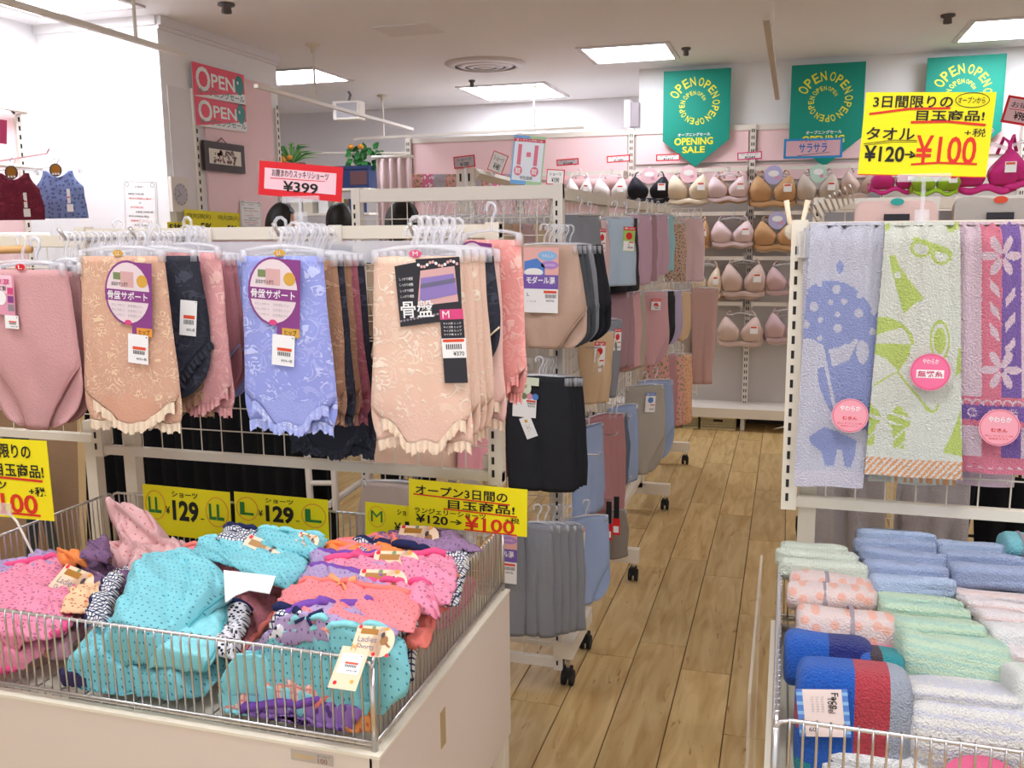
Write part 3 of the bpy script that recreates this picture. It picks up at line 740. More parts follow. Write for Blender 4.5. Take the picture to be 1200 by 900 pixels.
def garment_mesh(style, w, h, m, seed, nu=18, nv=24, pat=None):
    f, k = brief_shape(style); b = MB(); th = {'brief': .006, 'girdle': .007, 'bloomer': .012, 'shorts': .012, 'pants': .012, 'camisole': .01}[style]
    wr = {'brief': .004, 'girdle': .004, 'bloomer': .009, 'shorts': .006, 'pants': .006, 'camisole': .007}[style]
    def pt(u, t, s):
        hw = (f if s < 0 else k)(t) * w; x = (u * 2 - 1) * hw
        e = 1 - abs(u * 2 - 1) ** 3
        y = s * (th * e * (1 + .9 * math.sin(t * 2.6))) 
        pl = math.sin(u * 46 + seed) * .25 * wr if style in ('bloomer',) and .05 < t < .5 else 0
        dy = wr * (N(x * 24 + seed, t * 3.2, seed) + .4 * N(x * 70 + seed, t * 9, seed * 2)) * min(1, t * 6) + pl
        if style in ('shorts', 'pants') and t > .35: dy += .012 * math.exp(-((u - .5) / .05) ** 2) * min(1, (t - .35) * 3) * -s
        z = -h * t
        if style == 'girdle' and t > .78:
            a_ = abs(u * 2 - 1)
            if s < 0: z = -h * (.78 + (t - .78) * (1 - .62 * max(0, min(1, (a_ - .38) / .5)) ** .8)); x *= 1 + .10 * (t - .78) / .22 * a_
            else: z = -h * (.78 + (t - .78) * .93)
            z += .004 * math.sin(u * 17 + seed)
        if style == 'brief' and s > 0: z = -h * min(t, 1) * .985
        if style == 'camisole' and t < .02: z -= h * .14 * max(0, 1 - (abs(u * 2 - 1) / .75) ** 2)
        if style == 'camisole' and t >= .02: z -= h * .14 * max(0, 1 - (abs(u * 2 - 1) / .75) ** 2) * (1 - t) ** 3
        x += .012 * N(t * 2.4, seed * 3.1) * t
        return (x, y + dy, z)
    b.grid(lambda u, v: pt(u, v, -1), nu, nv, m, (lambda u, v: PLAIN[m.name] if v > .80 + .10 * abs(u * 2 - 1.0) and abs(u * 2 - 1) < .7 else m) if style == 'girdle' and m.name in PLAIN else None); b.grid(lambda u, v: pt(1 - u, v, 1), nu, nv, m)
    return b, pt

def lace_edge(pt, style, m, rnds, w, h):
    """ruffled strip along the leg openings"""
    b = MB(); n = 84
    def strip(path, nrm, wd):
        def g(u, v):
            i = u * (len(path) - 1); k = min(int(i), len(path) - 2); q = i - k
            p = [path[k][j] * (1 - q) + path[k + 1][j] * q for j in range(3)]; nn = nrm[k]
            a = v * wd * (1 + .13 * math.sin(u * 52) + .08 * math.sin(u * 121)); return (p[0] + nn[0] * a, p[1] - .0035 * math.sin(u * 88 + rnds) * v - .003, p[2] + nn[1] * a)
        b.grid(g, n, 3, m)
    f, _ = brief_shape(style)
    if style == 'brief':
        for sgn in (0, 1):
            ts = [.56 + .44 * i / 16 for i in range(17)]
            path = [pt(sgn, t, -1) for t in ts]; s = 1 if sgn else -1
            strip(path, [(s * .5, -.75)] * 17, .02)
    else:
        us = [i / 16 for i in range(17)]
        strip([pt(u, .97, -1) for u in us], [(0, -1)] * 17, .022); strip([pt(u, .985, 1) for u in us], [(0, -1)] * 17, .02)
    return b

def garment(name, cat, style, w, h, m, label=None, group=None, trim=None, tags=(), seed=1, band=None, thick=.0012, lacy=False, hanger=True, bow=None, drop=.062):
    t = thing(name, label, cat, (0, 0, 0), 0, group)
    b, pt = garment_mesh(style, w, h, m, seed)
    b.v = [(x, y, z - drop) for x, y, z in b.v]
    b.build('fabric_body', t, smooth=True, solid=thick)
    if band:
        bb = MB(); 
        def g(u, v):
            a = u * 2 * math.pi; x = math.cos(a) * w * .445; return (x, math.sin(a) * .009 + .0012 * math.sin(u * 120), -drop - v * band[1] + .003)
        bb.grid(g, 40, 2, band[0]); bb.build('waistband', t, smooth=True, solid=.0015)
    if lacy:
        l = lace_edge(pt, style, trim or m, seed, w, h); l.v = [(x, y, z - drop) for x, y, z in l.v]; l.build('lace_edge', t, smooth=True)
    elif trim:
        l = MB(); ts = [(.58 + .42 * i / 12) for i in range(13)] if style in ('brief', 'bloomer') else []
        if ts:
            for s in (0, 1): l.tube([Vector(pt(s, q, -1)) + Vector((0, -.001, -drop)) for q in ts], .0022, trim, 5)
            l.build('leg_hem', t, smooth=True)
    if bow:
        q = MB(); c = (0, -.016, -drop - .01)
        for s in (-1, 1): q.add([c, (c[0] + s * .014, c[1], c[2] + .006), (c[0] + s * .014, c[1], c[2] - .006)], [(0, 1, 2)], bow)
        q.build('bow', t)
    if hanger: 
        hm = hanger_mesh(w); hb = MB(); hb.v, hb.f, hb.m, hb.mats = list(hm.v), list(hm.f), list(hm.m), list(hm.mats); hb.build('hanger', t, smooth=True)
    for fn in tags: fn(t, w, h, drop)
    pc = [c for c in t.children if c.name.startswith('product_card')]; pt_ = [c for c in t.children if c.name.startswith('price_tag')]
    if pc and pt_: pt_[0].parent = pc[0]
    return t

# ---- swing cards (children of the garment)
PURP = mat('purple print', '8a3f84', .4); MAUVE = mat('mauve print', 'b98ab5', .4); GOLD = mat('gold print', 'd6a443', .4); SKINP = mat('photo tone', 'd7a9a6', .4); OLIVE = mat('olive print', '7b8a5c', .4)
PINKP = mat('pink print', 'e29ab0', .4); GREYT = mat('fine print', '8f868e', .5); ORR = mat('orange red print', 'e0502e', .5); BLUEP = mat('blue print', '5a86cf', .4); DARKP = mat('black print', '241f27', .25, coat=.3)
def tf(ox, oy, oz, k, rot=0):
    c, s = math.cos(rot), math.sin(rot)
    return lambda x, y, l: (ox + (x * c + y * s) * k, oy - l - .0004, oz + (x * s - y * c) * k)
def price(b, T, x, y, w_=30, h_=36, yen='¥370-+税'):
    b.rect(x, y, x + w_, y + h_, PAPER, .0012, T); b.rect(x + 8, y + h_ * .42, x + w_ - 4, y + h_ * .52, ORR, .0016, T)
    for i in range(9): b.rect(x + 9 + i * (w_ - 14) / 9, y + h_ * .55, x + 9 + (i + .55) * (w_ - 14) / 9, y + h_ * .68, INK, .0016, T)
    b.text(yen, x + w_ * .42, y + h_ * .78, x + w_ * .92, y + h_ * .88, INK, .01, .0016, T=T); b.oval(x + w_ - 3, y + 3, 1, 1, INK, .0016, 8, T)
def card_pelvis(px=.62, pz=.06, k=.0015, corner=ORG):
    """oval support card over a purple strip, and the price tag below"""
    def fn(t, w, h, drop):
        b = MB(); T = tf((px - .5) * w, -.0165, -drop - pz * h - .004, k, R(-4))
        b.rect(6, 0, 40, 104, PURP, .0004, T); b.oval(0, 44, 39, 46, PURP, .0006, 28, T); b.oval(0, 44, 36, 43, mat('pale card', 'e6d3d6', .3), .0009, 28, T)
        b.rect(-12, 14, 10, 36, SKINP, .0011, T); b.rect(-24, 16, -12, 26, OLIVE, .0013, T); b.oval(24, 26, 9, 9, GOLD, .0013, 14, T); b.text('おなかすっきり', -27, 29, 0, 35, INK, .01, .0015, T=T)
        b.rect(-38, 40, 36, 56, PURP, .0013, T); b.text('骨盤サポート', -34, 42, 33, 54, PAPER, .012, .0017, T=T)
        for i in range(3):
            b.text('やさしくサポート', -28, 60 + i * 7, -6, 64 + i * 7, GREYT, 0, .0015, T=T); b.text('ひびきにくい', 0, 60 + i * 7, 24, 64 + i * 7, GREYT, 0, .0015, T=T)
        b.rect(14, 92, 40, 104, corner, .0013, T); b.text('ヒップ', 18, 94, 36, 102, INK, .01, .0017, T=T); b.oval(0, 86, 6, 4, MAG, .0013, 12, T)
        b.build('product_card', t); b = MB(); price(b, tf((px - .5) * w, -.018, -drop - pz * h, k, R(-5)), 2, 104, 34, 42); b.build('price_tag', t)
    return fn
def card_black(t, w, h, drop):
    b = MB(); T = tf(.5 * w - .14, -.0165, -drop - .006, .00135, R(3))
    b.poly([(0, 8), (32, 4), (32, 0), (96, 0), (94, 84), (2, 92)], DARKP, .0005, T); b.poly([(38, 16), (88, 12), (90, 60), (30, 64)], SKINP, .001, T)
    b.poly([(38, 26), (86, 22), (90, 50), (34, 58)], mat('violet print', '8e79b8', .4), .0014, T); b.poly([(37, 34), (88, 28), (88, 34), (36, 40)], mat('slate print', '6e6a86', .4), .0017, T)
    for i in range(14): b.oval(36 + i * 4.3, 8 + 3 * math.sin(i), 2.2, 2.2, SKINP if i % 3 else PAPER, .0018, 8, T)
    for i in range(12): b.oval(4 + i * 5, 84 - 1.2 * i * .6, 2, 1.6, GREYT, .0016, 8, T)
    for i in range(4): b.text('しっかり補整', 6, 24 + i * 8, 26, 28 + i * 8, PAPER, 0, .0012, T=T)
    b.text('骨盤', 5, 56, 54, 80, PAPER, .012, .002, T=T); b.rect(62, 70, 96, 84, MAG, .0018, T); b.text('M', 66, 72, 76, 82, PAPER, 0, .0022, T=T)
    b.build('product_card', t)
    b = MB(); b.rect(62, 84, 96, 172, DARKP, .0014, T)
    for i in range(4): b.text('サイズ表 ヒップ', 66, 88 + i * 5, 92, 91 + i * 5, PAPER, 0, .0018, T=T)
    b.rect(62, 110, 97, 137, PAPER, .002, T); b.rect(64, 111, 95, 115, ORR, .0024, T); b.text('¥370', 78, 128, 94, 134, INK, .01, .0024, T=T)
    for i in range(8): b.rect(68 + i * 3, 118, 69.6 + i * 3, 125, INK, .0024, T)
    b.build('price_tag', t)
def card_pink(t, w, h, drop):
    b = MB(); T = tf(-.015, -.0165, -drop - .012, .0013, R(-3))
    b.rect(-44, 0, 2, 66, PINKP, .0006, T); b.rect(-40, 0, -2, 30, mat('pale pink print', 'f0c9d6', .4), .001, T); b.oval(-26, 38, 11, 12, PAPER, .0012, 14, T); b.text('綿混', -38, 6, -6, 16, MAG, .02, .0014, T=T)
    for i in range(3): b.rect(-12, 20 + i * 14, 0, 31 + i * 14, (MAG, PURP, GREYT)[i], .0012, T)
    b.rect(-42, 56, -30, 64, REDC, .0012, T); b.text('無縫製', -38, 18, -14, 26, INK, .01, .0014, T=T)
    b.build('product_card', t); b = MB(); price(b, T, -20, 66, 28, 22); b.build('price_tag', t)
def card_modal(t, w, h, drop, dx=.0):
    b = MB(); T = tf(.0 * w + dx, -.036, -drop - .004, .00118, R(-1))
    b.rect(-44, 0, 44, 66, mat('coral card', 'eeb5ae', .4), .0005, T); b.poly([(-42, 34), (-10, 26), (10, 44), (10, 72), (-42, 72)], BLUEP, .0009, T); b.oval(-18, 60, 24, 10, PAPER, .0012, 16, T)
    b.oval(16, 20, 24, 12, mat('sky print', '8fbde6', .4), .0009, 18, T); b.text('うれしい', 2, 16, 32, 24, PAPER, .01, .0013, T=T); b.oval(22, 42, 22, 10, mat('lilac print', 'b889cf', .4), .0009, 18, T); b.text('しめつけない', 8, 39, 36, 45, PAPER, .01, .0013, T=T)
    b.rect(-44, 66, 44, 100, mat('violet card', '7d5fb0', .4), .0013, T); b.text('モダール混', -36, 70, 36, 88, PAPER, .03, .0018, T=T); b.build('product_card', t)
    b = MB(); b.rect(-44, 100, 44, 158, PAPER, .0013, T); b.rect(8, 104, 40, 110, ORR, .0018, T); b.text('L', -34, 110, -28, 118, INK, 0, .0018, T=T)
    for i in range(10): b.rect(12 + i * 2.8, 113, 13.4 + i * 2.8, 122, INK, .0018, T)
    b.text('¥370-', 14, 126, 36, 131, INK, .01, .0018, T=T); b.text('レーヨン 綿', -34, 128, -12, 133, GREYT, 0, .0018, T=T); b.build('price_tag', t)
def card_round(t, w, h, drop):
    b = MB(); T = tf(-.16 * w, -.022, -drop - .004, .0011, R(-3))
    b.rect(-34, -6, 34, 16, mat('pale green card', 'dfe3cc', .4), .0005, T); b.oval(-14, 24, 28, 26, mat('pale green card', 'dfe3cc', .4), .0008, 18, T); b.text('クール混', -34, 14, 2, 24, OLIVE, .02, .0012, T=T)
    for i, c in enumerate((OLIVE, PINKP, BLUEP)): b.oval(2 + i * 16 - 8, 46, 9, 9, c, .0013, 14, T)
    b.rect(-36, 50, 30, 104, PAPER, .0011, T); b.rect(2, 56, 28, 61, ORR, .0016, T); b.text('¥370', 6, 70, 26, 75, INK, .01, .0016, T=T)
    for i in range(9): b.rect(5 + i * 2.6, 62, 6.3 + i * 2.6, 68, INK, .0016, T)
    b.text('サイズ L', -30, 56, -8, 61, INK, 0, .0016, T=T); b.build('product_card', t)
    b = MB(); T2 = tf(-.2 * w, -.022, -drop - .118, .001, R(22)); b.rect(-18, 0, 18, 66, PAPER, .0006, T2); b.text('●', -5, 8, 5, 18, GOLD, 0, .001, T=T2); b.text('モール', -6, 24, 6, 44, GREYT, 0, .001, T=T2); b.build('swing_tag', t)
def card_small(c1=REDC, c2=PAPER, dx=.2, k=.001, yen='¥390', hh=80, dz=.03, y=-.02):
    def fn(t, w, h, drop):
        b = MB(); T = tf(dx * w, y, -drop - dz, k, R(-3)); b.rect(-22, 0, 22, hh, c2, .0005, T); b.rect(-22, 0, 22, 12, c1, .001, T); b.oval(0, 30, 12, 12, c1, .001, 14, T); b.text('綿100%', -18, 2, 18, 9, PAPER, .01, .0014, T=T)
        b.rect(-20, hh * .58, 20, hh - 2, PAPER, .001, T); b.rect(0, hh * .6, 18, hh * .65, ORR, .0014, T); b.text(yen, -4, hh * .8, 16, hh * .88, INK, .01, .0014, T=T); b.build('price_tag', t)
    return fn
def price_only(dx=.1, dz=.1, k=.001, y=-.014, w_=34, h_=44, rot=-6):
    def fn(t, w, h, drop): b = MB(); price(b, tf(dx * w, y, -drop - dz, k, R(rot)), 0, 0, w_, h_); b.build('price_tag', t)
    return fn
def size_dot(c=REDC, s='M'):
    def fn(t, w, h, drop):
        b = MB(); T = tf(0, -.008, -.056, .001, 0); b.oval(0, 0, 13, 7, c, .001, 16, T); b.text(s, -5, -4, 5, 4, PAPER, 0, .0015, T=T); b.build('size_marker', t)
    return fn

PLAIN = {k: cloth(k + ' plain knit', c) for k, c in (('peach lace', 'dba78c'), ('lavender lace', 'a4abe6'), ('salmon lace', 'f0a49c'), ('beige lace', 'e9c5af'), ('brown lace', 'a37c62'), ('charcoal lace', '32333e'), ('rose pink lace', 'dea09f'))}
LACED = lace('ecru ruffle', 'e0b795', 'f4e3c4', 90); 
def hang(bbox, Y, style, m, label, cat='panties', name='hanging_brief', group=None, yaw=0, w=None, drop=.062, tags=(), **k):
    x0, y0, x1, y1 = bbox; A = P((x0 + x1) / 2, y0, Y=Y)
    if w is None: w = (P(x1, y0, Y=Y) - P(x0, y0, Y=Y)).length / max(.2, math.cos(R(yaw))) / 1.04
    h = (A - P((x0 + x1) / 2, y1, Y=Y)).z
    t = garment(name, cat, style, w, h, m, label, group, tags=tags, drop=drop, seed=rnd.random() * 50, **k)
    t.location = (A.x, Y, A.z + drop); t.rotation_euler = (0, 0, R(yaw)); return t

MAUVEF = cloth('dusty pink knit', 'cf9c9c'); TANF = cloth('tan knit', 'b28a70'); BROWNF = cloth('cocoa knit', '8c6a5c'); NAVYF = cloth('charcoal knit', '34343f'); BLKF = cloth('black knit', '1b1a1f'); ROSEF = cloth('rose knit', 'c08088')
PEACH = lace('peach lace', 'd6a78e', 'e9cba8', 44); LAV = lace('lavender lace', '98a0e0', 'c6ccf6', 34); SALM = lace('salmon lace', 'ee9f98', 'f7c3b8', 30); BEIG = lace('beige lace', 'e8c3ac', 'f3dfca', 32)
BEIGE = cloth('beige knit', 'e6c3ad'); PINKL = lace('rose pink lace', 'dc9c9c', 'eebcb4', 28); CHAR = lace('charcoal lace', '30313c', '454653', 30); LAVF = cloth('lavender knit', 'a9b0e6'); IVORY = cloth('ivory lace edge', 'efd9bd')
mat_brown = lace('brown lace', 'a2795f', 'c19a7c', 40)
YH = 1.605
# --- cluster A: dusty pink, at the left edge
hang((-28, 316, 84, 502), YH, 'brief', MAUVEF, 'dusty pink full brief at the left edge with a pink product card', trim=cloth('mauve hem', 'b98484'), tags=(card_pink, size_dot(REDC, 'L')), name='hanging_brief')
for i in range(5): hang((-10 + 0 * i, 318, 98, 496), YH + .03 + i * .028, 'brief', (MAUVEF, BROWNF)[i % 2], 'dusty pink or brown brief hanging edge-on behind the pink-carded brief', group='briefs behind the mauve brief', trim=MAUVEF)
# --- cluster B
hang((84, 300, 200, 498), YH, 'girdle', PEACH, 'peach lace support brief with a purple oval card, second stack from the left', lacy=True, trim=IVORY, tags=(card_pelvis(.62, .02, .00145), size_dot(GOLD, 'LL')))
hang((118, 300, 230, 470), YH + .035, 'brief', CHAR, 'charcoal lace brief showing behind the peach lace one', lacy=True, yaw=12, tags=(price_only(.30, .09, .001, -.014, 36, 74),))
hang((128, 303, 238, 480), YH + .07, 'girdle', mat_brown, 'brown lace brief hanging right behind the charcoal one', lacy=True, yaw=8)
hang((172, 296, 272, 478), YH + .095, 'girdle', PINKL, 'rose lace brief with purple strip at the right end of the second stack', lacy=True, yaw=-14, tags=(card_pelvis(.5, .03, .0013), price_only(.1, .12)))
for i in range(4): hang((166 + i * 6, 305, 276 + i * 6, 470), YH + .12 + i * .025, 'brief', LAVF if i > 1 else ROSEF, 'brief mostly hidden at the back of the second stack', group='hidden briefs of the second stack', trim=LAVF)
# --- cluster C
hang((275, 300, 386, 500), YH, 'girdle', LAV, 'lavender lace support brief with a purple oval card', lacy=True, trim=lace('pale lavender lace', 'aeb6ec', 'd9dcfa', 60), tags=(card_pelvis(.46, .0, .00145, GOLD), size_dot(GOLD, 'LL')))
for i, (m, lb) in enumerate([(mat_brown, 'brown lace brief directly behind the lavender lace one'), (CHAR, 'black lace brief sandwiched between two brown ones behind the lavender stack'), (mat_brown, 'second brown lace brief behind the lavender stack'), (lace('wine rose lace', 'a8606c', 'c08088', 34), 'wine rose lace brief at the back right of the lavender stack'), (CHAR, 'last black lace brief of the lavender stack, its hem hanging low')]):
    hang((292 + i * 8, 305, 402 + i * 8, 490 + (i == 4) * 40), YH + .04 + i * .03, 'girdle', m, lb, lacy=True)
# --- cluster D
hang((428, 301, 550, 522), YH, 'girdle', BEIG, 'beige lace trimmed girdle brief with a glossy black card', lacy=True, trim=IVORY, tags=(card_black, size_dot(mat('pink dot', 'dd5a80', .4), 'M')))
for i, (m, lb) in enumerate([(BEIGE, 'plain beige girdle brief just behind the black-carded one'), (BEIG, 'lace covered beige girdle brief, third from the front of the rightmost stack'), (BEIGE, 'second plain beige girdle brief in the right stack of the left rack'), (CHAR, 'black lace strip between beige girdles at the rack end'), (cloth('shell pink', 'edc4b8'), 'shell pink girdle brief hanging behind the beige ones')]):
    hang((438 + i * 11, 300, 560 + i * 8, 512 - i * 4 - (60 if i == 3 else 0)), YH + .03 + i * .028, 'girdle' if i != 3 else 'brief', m, lb, lacy=i != 3, trim=IVORY)
hang((530, 281, 622, 462), YH + .19, 'girdle', SALM, 'salmon pink lace brief swung out at the right end of the left rack', lacy=True, yaw=-25, tags=(card_pelvis(.30, .0, .0013, BLUEP),))
# more bunched clear hangers on each hook
for hi, (hx, hz) in enumerate(HK):
    for k in range(12):
        hm = hanger_mesh(.1); b = MB(); b.v, b.f, b.m, b.mats = list(hm.v), list(hm.f), list(hm.m), list(hm.mats)
        o = b.build('clear_hanger', None, (hx + rnd.uniform(-.004, .004), 1.612 + k * .019, hz + .002), R(rnd.uniform(-14, 14)), True)
        tag(o, 'empty clear plastic hanger bunched on the %s hook of the left rack' % ('leftmost', 'second', 'third', 'rightmost')[hi], 'hanger', 'clear hangers on the %s hook' % ('leftmost', 'second', 'third', 'rightmost')[hi])

tag(MB().box((XRL[0] + .05, 1.848, 1.435), (XRL[1] - .04, 1.852, 1.482), CLEAR).build('card_rail'), 'long clear card strip under the top beam of the left rack', 'card strip')
# ================================================================ MIDDLE RACKS
YM = 2.80
GREYK = cloth('grey marl knit', '8d8f96'); DGREY = cloth('dark grey knit', '55585d'); BEIGT = cloth('beige tricot', 'c9a996', .55); BLACKS = cloth('black jersey', '2a2b30'); LBLUE = cloth('pale blue knit', 'b4c6d6')
LILP = cloth('lilac pink knit', 'c9a6b8'); LILG = cloth('lilac grey knit', 'b7a8c4'); MAUV2 = cloth('mauve knit', 'a98690'); TEALP = cloth('aqua print', '9cc9d0'); SPOT = dots('beige with brown spots', 'c6a893', '5f463c', 60, .25, .9)
SHELLP = cloth('shell pink knit', 'e3c4c6'); SANDK = cloth('sand knit', 'd9b995'); PINKK = cloth('pink rib knit', 'd8a8ac'); BLUEG = cloth('blue grey knit', '8f9fbe'); FLOR = dots('rose floral print', 'dfa39b', '7d8a5c', 40, .3, 1); PEACHP = dots('peach print', 'e3b48e', 'd08a70', 50, .3, 1)
STONE = cloth('stone knit', 'b9ab9c'); DUSTB = cloth('dusty blue knit', '9fb0d2'); DPINK = cloth('dusty rose jersey', 'b9868a')
hk = [(P(650, 290, Y=YM).x - .1, 1.44), (P(650, 290, Y=YM).x - .33, 1.44), (P(640, 440, Y=YM).x - .06, 1.08), (P(640, 600, Y=YM).x - .08, .70), (-1.05, 1.0), (-1.05, .66)]
net_rack('net_rack', 'tall white castored net rack in the middle carrying beige, black and grey shorts', -1.385, -.672, .055, 1.64, YM, beam=.042, paint=WHITE, hooks=[(x, z, .2, (0, -1, 0)) for x, z in hk])
def caster(b, x, y):
    b.lathe([(.001, -.014), (.022, -.014), (.026, -.008), (.026, .008), (.022, .014), (.001, .014)], (0, 0, 0), BLACKP, 14)
def castor(t, o, x, y, top=.085):
    fb = [c for c in t.children if c.name.startswith('foot_bar')]; t = fb[-1] if fb else t
    b = MB(o)
    for s in (-.013, .013):
        def f(u, v, s=s):
            r = .026 if .15 < v < .85 else .001; xx = s + (max(.15, min(.85, v)) - .5) * .02
            return (x + xx, y + r * math.cos(u * 6.2832), .027 + r * math.sin(u * 6.2832))
        b.grid(f, 14, 6, BLACKP)
    b.box((x - .014, y - .02, .03), (x + .014, y + .02, .062), BLACKP); b.tube([(x, y, .05), (x, y, top)], .007, CHROME, 8)
    b.build('castor', t)
mr = [o for o in SC.objects if o.name.startswith('net_rack') and o.get('label', '').startswith('tall white castored')][0]; mo = tuple(mr.location)
MB(mo).box((-.70, YM - .02, .1), (-.635, YM + .3, .155), CREAM).build('foot_bar', mr); castor(mr, mo, -.655, YM - .0 + .0); castor(mr, mo, -.655, YM + .28)
MB(mo).box((-1.38, YM + .06, .1), (-.70, YM + .09, .155), CREAM).build('cross_bar', mr)
for zz in (1.3,): pass
# garments facing us on this rack
YG = 2.60
hang((594, 288, 688, 408), YG, 'bloomer', BEIGT, 'beige gathered bloomers with a violet and coral product card', drop=.05, tags=(lambda t, w, h, d: card_modal(t, w, h, d, 0),), band=(BEIGT, .03), seed_=0) if False else None
def rackset(front, style, mats, labels, n=5, dx=5, dy=.03, **k):
    for i in range(n):
        x0, y0, x1, y1 = front; m = mats[min(i, len(mats) - 1)]
        tags = k.get('tags', ()) if i == 0 else ()
        kk = {a: v for a, v in k.items() if a not in ('tags', 'band', 'group')}
        if style == 'bloomer': kk['trim'] = m
        hang((x0 + i * dx, y0, x1 + i * dx, y1 - i * 2), YG + i * dy, style, m, labels[0] if i == 0 else labels[1], tags=tags, band=(m, k['band']) if 'band' in k else None, group=None if i == 0 else k.get('group'), **kk)
rackset((594, 288, 682, 408), 'bloomer', [BEIGT, DGREY, DGREY, GREYK, BLACKS], ['beige gathered bloomers with a violet and coral product card', 'grey or black bloomers hanging edge-on behind the beige pair'], 6, 6, .03, tags=(card_modal,), band=.035, group='bloomers behind the beige pair', drop=.05)
rackset((592, 442, 672, 574), 'shorts', [BLACKS], ['black jersey shorts with a pale green card and a loose white swing tag', 'black jersey shorts behind the tagged front pair'], 5, 4, .03, tags=(card_round,), band=.02, group='black shorts in the middle rack', drop=.05)
rackset((610, 614, 650, 744), 'shorts', [GREYK], ['grey marl long shorts in front, low on the middle rack', 'grey marl long shorts packed behind the front pair'], 5, 9, .035, band=.02, group='grey shorts low on the middle rack', drop=.05)
hang((566, 608, 616, 742), YG - .02, 'shorts', GREYK, 'grey shorts with a violet and coral card, low and partly behind the yellow sign', tags=(lambda t, w, h, d: card_modal(t, w, h, d, .0),), drop=.05)
for i in range(6): hang((418 + i * 5, 566, 520 + i * 5, 690), YG - .02 + i * .03, 'bloomer', cloth('greige film pack', 'b8a8a0'), 'greige bloomers in clear film under the left rack', group='greige bloomers under the left rack', drop=.05)
for i in range(4): hang((432 + i * 6, 480, 530 + i * 6, 552), YG + i * .03, 'shorts', BEIGE, 'beige folded undershirt hanging low behind the net of the left rack', group='beige pieces behind the left rack', drop=.05, cat='underwear')
for i in range(4): hang((535 + i * 5, 470, 588 + i * 5, 556), YG + i * .03, 'shorts', cloth('candy pink knit', 'e6a0a8'), 'candy pink piece hanging low behind the net of the left rack', group='pink pieces behind the left rack', drop=.05, cat='underwear')

# ---- longitudinal gondola along the aisle
XG = -.735
t = thing('net_gondola', 'long castored net gondola running along the aisle behind the middle rack', 'rack', (XG, 4.3, 0)); o = (XG, 4.3, 0)
Y0, Y1 = 2.95, 5.95
MB(o).box((XG - .018, Y0, 1.60), (XG + .018, Y1, 1.64), CREAM).build('top_beam', t)
MB(o).box((XG - .015, Y0, .16), (XG + .015, Y1, .19), CREAM).build('bottom_beam', t)
for yy in (Y0 + .02, 3.78, 4.845, 5.86):
    b = MB(o); b.box((XG - .02, yy - .02, .12), (XG + .02, yy + .02, 1.645), CREAM)
    b.build('post', t)
b = MB(o)
for i in range(50): y = Y0 + (Y1 - Y0) * i / 49; b.tube([(XG, y, .19), (XG, y, 1.6)], .0015, CREAM, 4, False)
for i in range(24): z = .2 + 1.4 * i / 23; b.tube([(XG, Y0, z), (XG, Y1, z)], .0015, CREAM, 4, False)
g = b.build('wire_grid', t); g['kind'] = 'stuff'
for yy in (3.78, 4.845, 5.86):
    MB(o).box((XG - .2, yy - .02, .085), (XG + .165, yy + .02, .145), CREAM).build('foot_bar', t)
    castor(t, o, XG + .14, yy); castor(t, o, XG - .17, yy)
for zz in (1.55, 1.10, .72, .46):
    for i in range(9):
        yy = 3.1 + i * .33
        MB(o).tube([(XG, yy, zz), (XG + .12, yy, zz), (XG + .13, yy, zz + .015)], .003, CHROME, 6).build('hook', t, smooth=True)
# end net facing us
b = MB(o); xa, xb = XG, XG + .2; ye = 5.92
b.tube([(xa, ye, 1.63), (xb, ye, 1.63), (xb, ye, .45)], .006, WHITE, 6)
for i in range(5): b.tube([(xa + (xb - xa) * i / 5, ye, 1.63), (xa + (xb - xa) * i / 5, ye, .45)], .002, WHITE, 4, False)
for i in range(22): b.tube([(xa, ye, 1.6 - i * .054), (xb, ye, 1.6 - i * .054)], .002, WHITE, 4, False)
b.build('end_net', t)

def gon(bbox, Y, style, m, label, yaw, w=.24, tags=(), **k): return hang(bbox, Y, style, m, label, yaw=yaw, w=w, tags=tags, drop=.05, **k)
gon((668, 252, 690, 333), 3.12, 'shorts', GREYK, 'grey shorts at the near end of the gondola, top tier', 62)
gon((682, 258, 700, 338), 3.18, 'shorts', SHELLP, 'shell pink shorts with red cards next to the grey pair, top tier', 66, tags=(card_small(dx=.2),))
gon((703, 256, 737, 335), 3.32, 'shorts', LBLUE, 'pale blue knit shorts with a green and red card turned toward the aisle', 38, .17, tags=(card_small(REDC, mat('green card', 'a9c86a', .4), dx=.3, k=.0011),))
gon((722, 256, 744, 342), 3.46, 'shorts', BLACKS, 'black shorts edge-on behind the pale blue pair', 74)
for i, (x, m, lb) in enumerate([(748, LILP, 'lilac pink shorts, first edge-on right of the black pair on the top tier'), (758, MAUV2, 'mauve shorts, edge-on second from the black pair on the top tier'), (764, LILP, 'pale lilac shorts, edge-on third from the black pair on the top tier'), (771, LILP, 'lilac shorts with a widening hem on the top tier'), (780, TEALP, 'pale aqua print shorts on the top tier of the gondola')]):
    gon((x - 8, 252, x + 8, 334 - i * 4), 3.6 + i * .22, 'shorts', m, lb, 70 + (i % 3) * 5, .22)
gon((783, 262, 802, 330), 4.9, 'shorts', SPOT, 'beige shorts with dark spots near the far end of the top tier', 55, .16)
gon((798, 256, 824, 330), 5.85, 'shorts', SHELLP, 'shell pink shorts behind the white end net', 20, .16)
